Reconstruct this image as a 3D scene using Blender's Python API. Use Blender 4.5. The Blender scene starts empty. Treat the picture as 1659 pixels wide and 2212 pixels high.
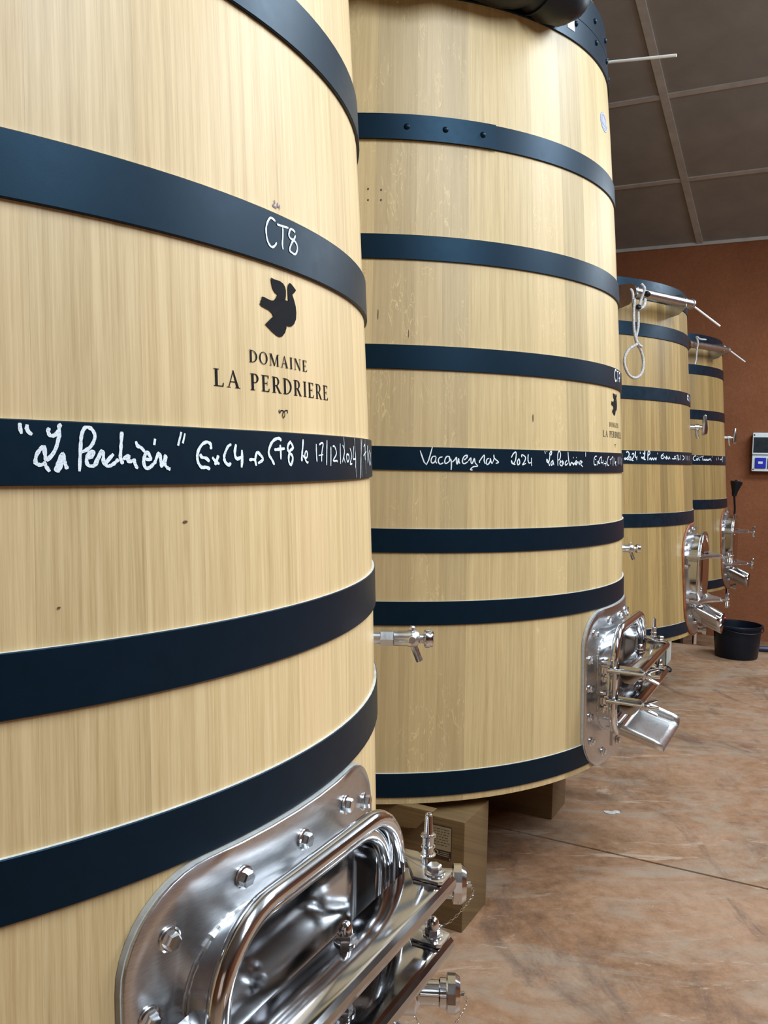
import bpy, bmesh, math, random
from mathutils import Vector, Matrix
PI = math.pi
rad = math.radians
scene = bpy.context.scene
COL = scene.collection

# ------------------------------------------------------------------ camera
cam_data = bpy.data.cameras.new('camera')
cam = bpy.data.objects.new('camera', cam_data); COL.objects.link(cam)
cam_data.sensor_fit = 'VERTICAL'; cam_data.sensor_height = 24.0
cam_data.lens = 1863.35 / 2212.0 * 24.0
cam_data.clip_start = 0.02; cam_data.clip_end = 100
CR = Vector((0.9997562, 0.0014208, 0.0220338)); CU = Vector((-0.0220796, 0.0643339, 0.9976841)); CF = Vector((0.0, 0.9979274, -0.0643496))
cam.matrix_world = Matrix(((CR.x, CU.x, -CF.x, 0), (CR.y, CU.y, -CF.y, 0), (CR.z, CU.z, -CF.z, 1.516), (0, 0, 0, 1)))
scene.camera = cam

# ------------------------------------------------------------------ room axes: FN = out of the vats into the aisle, FT = along the row
AZ = rad(-27.5)
FN = Vector((math.cos(AZ), math.sin(AZ), 0)); FT = Vector((-math.sin(AZ), math.cos(AZ), 0))
def P(n, d, z=0.0):
    return FN * n + FT * d + Vector((0, 0, z))

# ------------------------------------------------------------------ world, lamps, exposure
w = bpy.data.worlds.new('world'); scene.world = w; w.use_nodes = True
w.node_tree.nodes['Background'].inputs[0].default_value = (0.75, 0.8, 0.9, 1)
w.node_tree.nodes['Background'].inputs[1].default_value = 0.03
scene.view_settings.view_transform = 'Standard'
scene.view_settings.look = 'None'
scene.view_settings.gamma = 1.0
scene.view_settings.use_curve_mapping = False
scene.view_settings.exposure = -0.08
def lamp(name, n, d, z, sx, sy, power, target, color=(1, 0.96, 0.9)):
    L = bpy.data.lights.new(name, 'AREA'); L.shape = 'RECTANGLE'; L.size = sx; L.size_y = sy
    L.energy = power; L.color = color
    o = bpy.data.objects.new(name, L); COL.objects.link(o)
    o.location = P(n, d, z)
    dirv = (P(*target) - o.location)
    q = dirv.to_track_quat('-Z', 'Y'); o.rotation_euler = q.to_euler()
    return o
COOL = (0.845, 0.97, 1.07)
lamp('aisle_lamp_near', 2.1, 0.9, 4.5, 0.7, 3.4, 285, (0.8, 1.1, 0), COOL)
lamp('aisle_lamp_mid', 2.1, 4.4, 4.45, 0.7, 3.4, 265, (0.9, 4.4, 0), COOL)
lamp('aisle_lamp_far', 1.9, 8.2, 4.0, 0.7, 2.6, 190, (1.4, 8.2, 0), COOL)
lamp('ceiling_fill_mid', 2.1, 4.4, 4.52, 0.7, 3.4, 80, (1.8, 4.3, 9), COOL)  # upward fill added above the lamp to brighten the ceiling
lamp('ceiling_fill_far', 1.9, 8.2, 4.07, 0.7, 2.6, 65, (1.9, 8.2, 9), COOL)  # second added fill, lifts the ceiling and wall top at the far end
lamp('rear_fill', 1.6, -4.6, 1.9, 2.6, 2.6, 10, (0.2, 3, 1.6), (1.0, 0.93, 0.82))  # weak warm fill added behind the camera, no actual door

# ------------------------------------------------------------------ materials
def newmat(name):
    m = bpy.data.materials.new(name); m.use_nodes = True
    nt = m.node_tree; b = nt.nodes['Principled BSDF']
    return m, nt, b
def lk(nt, a, b): nt.links.new(a, b)
def nd(nt, t, **kw):
    n = nt.nodes.new(t)
    for k, v in kw.items(): setattr(n, k, v)
    return n
def math_n(nt, op, a, b=None, clamp=False):
    n = nd(nt, 'ShaderNodeMath', operation=op); n.use_clamp = clamp
    for i, x in enumerate((a, b)):
        if x is None: continue
        if isinstance(x, (int, float)): n.inputs[i].default_value = x
        else: lk(nt, x, n.inputs[i])
    return n.outputs[0]
def mixc(nt, fac, a, b, mode='MIX'):
    n = nd(nt, 'ShaderNodeMix', data_type='RGBA', blend_type=mode)
    for i, x in ((0, fac), (6, a), (7, b)):
        if isinstance(x, (int, float)): n.inputs[i].default_value = x
        elif isinstance(x, tuple): n.inputs[i].default_value = (*x, 1) if len(x) == 3 else x
        else: lk(nt, x, n.inputs[i])
    return n.outputs[2]
def noise(nt, vec, scale, detail=3, rough=0.55, dist=0.0):
    n = nd(nt, 'ShaderNodeTexNoise'); n.inputs['Scale'].default_value = scale; n.inputs['Detail'].default_value = detail
    n.inputs['Roughness'].default_value = rough; n.inputs['Distortion'].default_value = dist
    if vec is not None: lk(nt, vec, n.inputs['Vector'])
    return n.outputs['Fac']
def ramp(nt, fac, stops):
    n = nd(nt, 'ShaderNodeValToRGB'); e = n.color_ramp.elements
    while len(e) < len(stops): e.new(0.5)
    for i, (p, c) in enumerate(stops):
        e[i].position = p; e[i].color = (*c, 1) if len(c) == 3 else c
    lk(nt, fac, n.inputs[0]); return n.outputs[0]
def bump(nt, b, h, strength, dist=0.002):
    n = nd(nt, 'ShaderNodeBump'); n.inputs['Strength'].default_value = strength; n.inputs['Distance'].default_value = dist
    lk(nt, h, n.inputs['Height']); lk(nt, n.outputs[0], b.inputs['Normal'])
def scalev(nt, vec, s):
    n = nd(nt, 'ShaderNodeVectorMath', operation='MULTIPLY'); n.inputs[1].default_value = s; lk(nt, vec, n.inputs[0]); return n.outputs[0]

def wood_mat(name, light, dark, pink, fleck=0.5, rough=0.5, stain=0.0, spread=0.30):
    m, nt, b = newmat(name)
    uv = nd(nt, 'ShaderNodeUVMap').outputs[0]
    oi = nd(nt, 'ShaderNodeObjectInfo').outputs['Random']
    off = nd(nt, 'ShaderNodeCombineXYZ'); lk(nt, math_n(nt, 'MULTIPLY', oi, 37.0), off.inputs[0]); lk(nt, math_n(nt, 'MULTIPLY', oi, 91.0), off.inputs[1]); lk(nt, math_n(nt, 'MULTIPLY', oi, 17.0), off.inputs[2])
    va = nd(nt, 'ShaderNodeVectorMath', operation='ADD'); lk(nt, uv, va.inputs[0]); lk(nt, off.outputs[0], va.inputs[1]); v = va.outputs[0]
    g1 = noise(nt, scalev(nt, v, (70, 1.6, 1)), 1.0, 4, 0.6, 0.3)
    g2 = noise(nt, scalev(nt, v, (330, 5.0, 1)), 1.0, 3, 0.6)
    g3 = noise(nt, scalev(nt, v, (900, 22.0, 1)), 1.0, 2, 0.6)
    g = math_n(nt, 'ADD', math_n(nt, 'MULTIPLY', g1, 0.5), math_n(nt, 'ADD', math_n(nt, 'MULTIPLY', g2, 0.33), math_n(nt, 'MULTIPLY', g3, 0.17)))
    mid = tuple((a + c) / 2 for a, c in zip(light, dark))
    col = ramp(nt, g, [(0.34, dark), (0.47, mid), (0.6, light)])
    # tone of each stave
    r2 = math_n(nt, 'FRACT', math_n(nt, 'MULTIPLY', oi, 7.31))
    r3 = math_n(nt, 'FRACT', math_n(nt, 'MULTIPLY', oi, 23.7))
    col = mixc(nt, math_n(nt, 'MULTIPLY', r2, 0.42), col, pink)
    tone = math_n(nt, 'ADD', 1.0 - spread * 0.6, math_n(nt, 'MULTIPLY', r3, spread))
    comb = nd(nt, 'ShaderNodeCombineColor')
    for i in range(3): lk(nt, tone, comb.inputs[i])
    col = mixc(nt, 1.0, col, comb.outputs[0], 'MULTIPLY')
    # medullary ray flecks on some staves
    fl = noise(nt, scalev(nt, v, (30, 8.5, 1)), 1.0, 2, 0.5, 1.6)
    band = math_n(nt, 'SUBTRACT', 1.0, math_n(nt, 'MULTIPLY', math_n(nt, 'ABSOLUTE', math_n(nt, 'SUBTRACT', fl, 0.56)), 48.0), True)
    patch = math_n(nt, 'MULTIPLY', math_n(nt, 'SUBTRACT', noise(nt, scalev(nt, v, (9, 3.2, 1)), 1.0, 1), 0.47), 9.0, True)
    on = math_n(nt, 'MULTIPLY', math_n(nt, 'SUBTRACT', math_n(nt, 'FRACT', math_n(nt, 'MULTIPLY', oi, 11.13)), 1.0 - fleck), 4.0, True)
    f = math_n(nt, 'MULTIPLY', math_n(nt, 'MULTIPLY', band, patch), math_n(nt, 'MULTIPLY', on, 0.8))
    col = mixc(nt, f, col, tuple(min(1, c * 1.25) for c in light))
    if stain > 0:
        sn = noise(nt, scalev(nt, v, (30, 1.1, 1)), 1.0, 4, 0.65)
        sf = math_n(nt, 'MULTIPLY', math_n(nt, 'MULTIPLY', math_n(nt, 'SUBTRACT', sn, 0.5), 5.0, True), stain)
        col = mixc(nt, sf, col, (0.16, 0.085, 0.03))
    lk(nt, col, b.inputs['Base Color'])
    b.inputs['Roughness'].default_value = rough
    b.inputs['Specular IOR Level'].default_value = 0.55
    bump(nt, b, g2, 0.12, 0.001)
    return m

M = {}
M['oak'] = wood_mat('pale_oak', (0.67, 0.495, 0.262), (0.44, 0.295, 0.125), (0.62, 0.43, 0.235), 0.12, 0.5, 0.0, 0.36)
M['oak_fleck'] = wood_mat('pale_oak_flecked', (0.57, 0.42, 0.21), (0.39, 0.27, 0.113), (0.52, 0.375, 0.192), 0.75, 0.5)
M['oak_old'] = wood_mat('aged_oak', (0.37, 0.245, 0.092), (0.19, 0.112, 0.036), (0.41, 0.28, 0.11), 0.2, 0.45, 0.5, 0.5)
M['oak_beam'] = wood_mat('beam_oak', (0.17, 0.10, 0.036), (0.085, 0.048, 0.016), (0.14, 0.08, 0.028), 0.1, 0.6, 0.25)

def simple(name, col, rough=0.5, metal=0.0, var=0.0, vscale=30, rvar=0.0, spec=0.5, bumps=0.0, bscale=200):
    m, nt, b = newmat(name)
    b.inputs['Base Color'].default_value = (*col, 1); b.inputs['Roughness'].default_value = rough; b.inputs['Metallic'].default_value = metal
    b.inputs['Specular IOR Level'].default_value = spec
    tc = nd(nt, 'ShaderNodeTexCoord').outputs['Object']
    if var > 0:
        nn = noise(nt, tc, vscale, 4, 0.6)
        lk(nt, ramp(nt, nn, [(0.3, tuple(c * (1 - var) for c in col)), (0.7, tuple(min(1, c * (1 + var)) for c in col))]), b.inputs['Base Color'])
    if rvar > 0:
        nn = noise(nt, tc, vscale * 1.7, 4, 0.6)
        lk(nt, math_n(nt, 'ADD', rough - rvar, math_n(nt, 'MULTIPLY', nn, 2 * rvar)), b.inputs['Roughness'])
    if bumps > 0: bump(nt, b, noise(nt, tc, bscale, 3), bumps, 0.001)
    return m
M['hoop'] = simple('blue_black_paint', (0.0014, 0.0060, 0.0125), 0.43, 0, 0.12, 25, 0.04, 0.30, 0.05, 900)
M['hoop_old'] = simple('worn_blue_black_paint', (0.003, 0.0085, 0.016), 0.40, 0, 0.35, 18, 0.08, 0.4, 0.08, 600)
for _m in ('hoop', 'hoop_old'): M[_m].node_tree.nodes['Principled BSDF'].inputs['Specular Tint'].default_value = (0.33, 0.66, 1, 1)
M['hoop_edge'] = simple('lit_hoop_edge', (0.55, 0.54, 0.50), 0.45, 0, 0.1, 60)  # pale colour paints the lamplight catching the hoops' upper edges
M['knot'] = simple('dark_knot', (0.09, 0.05, 0.02), 0.6, 0, 0.4, 300)
M['chrome'] = simple('polished_steel', (0.70, 0.71, 0.73), 0.14, 1, 0.04, 12, 0.05)
M['mirror'] = simple('mirror_steel', (0.50, 0.50, 0.51), 0.10, 1, 0.08, 10, 0.04)
M['satin'] = simple('satin_steel', (0.66, 0.66, 0.66), 0.3, 1, 0.08, 40, 0.08)
M['bolt'] = simple('bolt_steel', (0.7, 0.7, 0.7), 0.18, 1, 0.05, 50, 0.06)
def brushed():
    m, nt, b = newmat('brushed_steel')
    tc = nd(nt, 'ShaderNodeTexCoord').outputs['Object']
    s = noise(nt, scalev(nt, tc, (60, 60, 700)), 1.0, 3, 0.6)
    bl = noise(nt, tc, 9, 3, 0.6)
    lk(nt, ramp(nt, s, [(0.3, (0.52, 0.52, 0.53)), (0.7, (0.68, 0.68, 0.69))]), b.inputs['Base Color'])
    b.inputs['Metallic'].default_value = 1
    lk(nt, math_n(nt, 'ADD', 0.22, math_n(nt, 'MULTIPLY', bl, 0.16)), b.inputs['Roughness'])
    b.inputs['Anisotropic'].default_value = 0.5
    bump(nt, b, s, 0.04, 0.0006)
    return m
M['brushed'] = brushed()
def chalk_mat():
    m, nt, b = newmat('chalk')
    tc = nd(nt, 'ShaderNodeTexCoord').outputs['Object']
    n1 = noise(nt, tc, 900, 2, 0.7); n2 = noise(nt, scalev(nt, tc, (250, 250, 600)), 1.0, 3, 0.7)
    s = math_n(nt, 'ADD', math_n(nt, 'MULTIPLY', n1, 0.5), math_n(nt, 'MULTIPLY', n2, 0.5))
    lk(nt, ramp(nt, s, [(0.36, (0.22, 0.25, 0.28)), (0.46, (0.70, 0.75, 0.79)), (0.7, (0.85, 0.89, 0.92))]), b.inputs['Base Color'])
    b.inputs['Roughness'].default_value = 0.95; b.inputs['Specular IOR Level'].default_value = 0.1
    return m
M['chalk'] = chalk_mat()
M['chalk_faint'] = simple('faint_chalk', (0.30, 0.33, 0.36), 0.95, 0, 0.5, 400, 0, 0.1)
M['ink'] = simple('black_print', (0.006, 0.005, 0.006), 0.7, 0, 0.1, 50, 0, 0.12)
M['pen'] = simple('violet_pen', (0.16, 0.13, 0.22), 0.7, 0, 0.2, 200)
M['gasket'] = simple('pale_gasket', (0.38, 0.38, 0.36), 0.5, 0, 0.12, 60)
M['rubber'] = simple('black_rubber', (0.004, 0.006, 0.009), 0.42, 0, 0.3, 20, 0.08, 0.3, 0.1, 60)
M['bucket'] = simple('dark_plastic', (0.003, 0.006, 0.013), 0.38, 0, 0.2, 20, 0.1, 0.25)
M['hose'] = simple('navy_hose', (0.008, 0.014, 0.045), 0.45, 0, 0.2, 20)
M['red'] = simple('red_plastic', (0.35, 0.03, 0.05), 0.4, 0, 0.1, 20)
M['sealant'] = simple('orange_sealant', (0.26, 0.075, 0.022), 0.45, 0, 0.45, 25)
M['rope'] = simple('grey_rope', (0.45, 0.43, 0.42), 0.85, 0, 0.45, 120)
M['whiterod'] = simple('white_rod', (0.8, 0.79, 0.76), 0.4, 0, 0.05, 40)
M['concrete'] = simple('pale_concrete_block', (0.52, 0.53, 0.48), 0.8, 0, 0.15, 14, 0, 0.3, 0.2, 80)
M['boxgrey'] = simple('light_grey_plastic', (0.78, 0.86, 0.88), 0.4, 0, 0.04, 20)
M['smoke'] = simple('smoked_window', (0.02, 0.03, 0.04), 0.12, 0, 0.2, 30)
M['blue'] = simple('blue_socket', (0.015, 0.03, 0.45), 0.35, 0, 0.08, 30)
M['white'] = simple('white_label', (0.8, 0.8, 0.8), 0.5, 0, 0.03, 50)
M['lilac'] = simple('lilac_sticker', (0.20, 0.25, 0.44), 0.5, 0, 0.06, 60)
M['plate'] = simple('bronze_tag', (0.33, 0.27, 0.16), 0.4, 0.3, 0.12, 120)
M['platedark'] = simple('dark_tag', (0.03, 0.015, 0.012), 0.4, 0, 0.2, 60)
M['scrap'] = simple('pale_tape', (0.5, 0.47, 0.45), 0.6, 0, 0.25, 80)
M['panel'] = simple('brown_ceiling_panel', (0.31, 0.295, 0.28), 0.7, 0, 0.10, 3, 0, 0.3, 0.1, 60)
M['batten'] = simple('taupe_batten', (0.50, 0.47, 0.44), 0.6, 0, 0.12, 8, 0, 0.3)

def plaster():
    m, nt, b = newmat('terracotta_render')
    tc = nd(nt, 'ShaderNodeTexCoord').outputs['Object']
    a = noise(nt, tc, 1.1, 5, 0.6); c = noise(nt, tc, 26, 5, 0.7); e = noise(nt, tc, 90, 3, 0.7)
    mix = math_n(nt, 'ADD', math_n(nt, 'MULTIPLY', a, 0.5), math_n(nt, 'ADD', math_n(nt, 'MULTIPLY', c, 0.3), math_n(nt, 'MULTIPLY', e, 0.2)))
    col = ramp(nt, mix, [(0.3, (0.185, 0.062, 0.026)), (0.55, (0.27, 0.098, 0.042)), (0.75, (0.35, 0.15, 0.08))])
    lk(nt, col, b.inputs['Base Color']); b.inputs['Roughness'].default_value = 0.85
    b.inputs['Specular IOR Level'].default_value = 0.25
    h = math_n(nt, 'ADD', c, math_n(nt, 'MULTIPLY', e, 0.6)); bump(nt, b, h, 0.5, 0.01)
    return m
M['plaster'] = plaster()
def floor_mat():
    m, nt, b = newmat('stained_concrete')
    tc = nd(nt, 'ShaderNodeTexCoord').outputs['Object']
    a = noise(nt, tc, 1.1, 7, 0.68, 0.7); c = noise(nt, scalev(nt, tc, (1.0, 2.6, 1)), 1.7, 7, 0.72, 0.9); e = noise(nt, tc, 20, 6, 0.72); g = noise(nt, tc, 110, 4, 0.75)
    mixn = math_n(nt, 'ADD', math_n(nt, 'MULTIPLY', a, 0.62), math_n(nt, 'MULTIPLY', e, 0.38))
    base = ramp(nt, mixn, [(0.36, (0.145, 0.072, 0.036)), (0.5, (0.27, 0.148, 0.082)), (0.62, (0.35, 0.215, 0.135))])
    grey = ramp(nt, c, [(0.48, (0, 0, 0)), (0.62, (1, 1, 1))])
    col = mixc(nt, math_n(nt, 'MULTIPLY', grey, 0.7), base, (0.29, 0.225, 0.165))
    dark = ramp(nt, noise(nt, scalev(nt, tc, (2.4, 1.0, 1)), 1.15, 6, 0.72, 1.2), [(0.55, (0, 0, 0)), (0.70, (1, 1, 1))])
    col = mixc(nt, math_n(nt, 'MULTIPLY', dark, 0.8), col, (0.105, 0.066, 0.05))
    pale = ramp(nt, noise(nt, scalev(nt, tc, (1.0, 3.4, 1)), 2.3, 7, 0.78, 0.8), [(0.585, (0, 0, 0)), (0.65, (1, 1, 1))])
    col = mixc(nt, math_n(nt, 'MULTIPLY', pale, 0.6), col, (0.44, 0.345, 0.26))
    wet = ramp(nt, noise(nt, tc, 2.7, 5, 0.7, 1.6), [(0.66, (0, 0, 0)), (0.72, (1, 1, 1))])
    col = mixc(nt, math_n(nt, 'MULTIPLY', wet, 0.55), col, (0.07, 0.06, 0.062))
    sp = ramp(nt, g, [(0.58, (0, 0, 0)), (0.72, (1, 1, 1))])
    col = mixc(nt, math_n(nt, 'MULTIPLY', sp, 0.32), col, (0.46, 0.33, 0.22))
    sd = ramp(nt, g, [(0.28, (1, 1, 1)), (0.40, (0, 0, 0))])
    col = mixc(nt, math_n(nt, 'MULTIPLY', sd, 0.35), col, (0.12, 0.07, 0.045))
    lk(nt, col, b.inputs['Base Color'])
    lk(nt, math_n(nt, 'ADD', 0.22, math_n(nt, 'MULTIPLY', c, 0.36)), b.inputs['Roughness'])
    b.inputs['Specular IOR Level'].default_value = 0.45
    bump(nt, b, math_n(nt, 'ADD', e, math_n(nt, 'MULTIPLY', g, 0.4)), 0.12, 0.004)
    return m
M['floor'] = floor_mat()

# ------------------------------------------------------------------ mesh building
class MB:
    def __init__(s): s.v = []; s.f = []
    def add(s, vs, fs):
        k = len(s.v); s.v += [tuple(x) for x in vs]; s.f += [tuple(i + k for i in q) for q in fs]; return s
    def frame(s, axis):
        a = Vector(axis).normalized(); h = Vector((0, 0, 1)) if abs(a.z) < 0.9 else Vector((1, 0, 0))
        x = h.cross(a).normalized(); y = a.cross(x); return a, x, y
    def lathe(s, o, axis, prof, seg=20, ph=0.0, ref=None):
        o = Vector(o); a, x, y = s.frame(axis)
        if ref is not None:
            x = (Vector(ref) - a * Vector(ref).dot(a)).normalized(); y = a.cross(x)
        vs = []; fs = []; n = len(prof)
        for (r, h) in prof:
            for k in range(seg):
                t = 2 * PI * k / seg + ph
                vs.append(o + a * h + (x * math.cos(t) + y * math.sin(t)) * max(r, 1e-5))
        for i in range(n - 1):
            for k in range(seg):
                k2 = (k + 1) % seg
                fs.append((i * seg + k, i * seg + k2, (i + 1) * seg + k2, (i + 1) * seg + k))
        fs.append(tuple(range(seg - 1, -1, -1))); fs.append(tuple((n - 1) * seg + k for k in range(seg)))
        return s.add(vs, fs)
    def cyl(s, p0, p1, r, seg=16, r2=None):
        p0 = Vector(p0); d = Vector(p1) - p0
        return s.lathe(p0, d, [(r, 0), (r if r2 is None else r2, d.length)], seg)
    def hexa(s, o, axis, r, h, ch=0.0):
        if ch: return s.lathe(o, axis, [(r, 0), (r, h - ch), (r - ch * 1.2, h)], 6)
        return s.lathe(o, axis, [(r, 0), (r, h)], 6)
    def tube(s, path, r, seg=10, closed=False, up=None):
        pts = [Vector(p) for p in path]; n = len(pts); vs = []; fs = []
        rs = r if isinstance(r, (list, tuple)) else [r] * n
        px = None
        for i in range(n):
            if closed: t = pts[(i + 1) % n] - pts[i - 1]
            else: t = pts[min(i + 1, n - 1)] - pts[max(i - 1, 0)]
            t.normalize()
            if px is None:
                h = Vector(up) if up is not None else (Vector((0, 0, 1)) if abs(t.z) < 0.9 else Vector((1, 0, 0)))
                px = (h - t * h.dot(t)).normalized()
            else: px = (px - t * px.dot(t)).normalized()
            py = t.cross(px)
            for k in range(seg):
                a = 2 * PI * k / seg
                vs.append(pts[i] + (px * math.cos(a) + py * math.sin(a)) * rs[i])
        m = n if closed else n - 1
        for i in range(m):
            j = (i + 1) % n
            for k in range(seg):
                k2 = (k + 1) % seg; fs.append((i * seg + k, i * seg + k2, j * seg + k2, j * seg + k))
        if not closed:
            fs.append(tuple(range(seg - 1, -1, -1))); fs.append(tuple((n - 1) * seg + k for k in range(seg)))
        return s.add(vs, fs)
    def box(s, c, h, ax=None):
        c = Vector(c); X, Y, Z = ax if ax else (Vector((1, 0, 0)), Vector((0, 1, 0)), Vector((0, 0, 1)))
        vs = [c + X * (h[0] * i) + Y * (h[1] * j) + Z * (h[2] * k) for i in (-1, 1) for j in (-1, 1) for k in (-1, 1)]
        return s.add(vs, [(0, 1, 3, 2), (4, 6, 7, 5), (0, 4, 5, 1), (2, 3, 7, 6), (0, 2, 6, 4), (1, 5, 7, 3)])
    def prism(s, poly, o, X, Y, Z, h0, h1):
        o = Vector(o); X = Vector(X); Y = Vector(Y); Z = Vector(Z); n = len(poly)
        vs = [o + X * a + Y * b + Z * h0 for a, b in poly] + [o + X * a + Y * b + Z * h1 for a, b in poly]
        fs = [tuple(range(n - 1, -1, -1)), tuple(range(n, 2 * n))] + [(i, (i + 1) % n, n + (i + 1) % n, n + i) for i in range(n)]
        return s.add(vs, fs)
    def build(s, name, mat, parent=None, smooth=35, bevel=0.0, bseg=2, uv=None, recalc=True):
        me = bpy.data.meshes.new(name); me.from_pydata([tuple(v) for v in s.v], [], s.f)
        if recalc or bevel:
            bm = bmesh.new(); bm.from_mesh(me)
            bmesh.ops.recalc_face_normals(bm, faces=bm.faces)
            if bevel:
                es = [e for e in bm.edges if len(e.link_faces) == 2 and e.calc_face_angle(0) > rad(40)]
                bmesh.ops.bevel(bm, geom=es, offset=bevel, segments=bseg, affect='EDGES', profile=0.7, clamp_overlap=True)
            bm.to_mesh(me); bm.free()
        if uv:
            ul = me.uv_layers.new(name='UVMap')
            for lp in me.loops:
                co = me.vertices[lp.vertex_index].co; ul.data[lp.index].uv = uv(co)
        if smooth:
            me.polygons.foreach_set('use_smooth', [True] * len(me.polygons)); me.set_sharp_from_angle(angle=rad(smooth))
        me.materials.append(M[mat] if isinstance(mat, str) else mat)
        o = bpy.data.objects.new(name, me); COL.objects.link(o)
        if parent: o.parent = parent
        return o
def tag(o, label=None, cat=None, group=None, kind=None):
    for k, v in (('label', label), ('category', cat), ('group', group), ('kind', kind)):
        if v: o[k] = v
    return o
def empty(name, loc, rz=0.0):
    o = bpy.data.objects.new(name, None); COL.objects.link(o); o.location = loc; o.rotation_euler = (0, 0, rz); o.empty_display_size = 0.2
    return o
def copy_tree(o, parent=None, skip=()):
    c = o.copy(); COL.objects.link(c); c.parent = parent
    for ch in o.children:
        if ch.get('nocopy') or ch in skip: continue
        copy_tree(ch, c, skip)
    return c
def smooth_line(pts, k=3):
    if len(pts) < 3: return list(pts)
    out = []; n = len(pts)
    for i in range(n - 1):
        p0 = pts[max(i - 1, 0)]; p1 = pts[i]; p2 = pts[i + 1]; p3 = pts[min(i + 2, n - 1)]
        for j in range(k):
            t = j / k
            out.append(tuple(0.5 * (2 * b + (c - a) * t + (2 * a - 5 * b + 4 * c - d) * t * t + (3 * b - a - 3 * c + d) * t ** 3) for a, b, c, d in zip(p0, p1, p2, p3)))
    out.append(tuple(pts[-1])); return out
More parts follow.
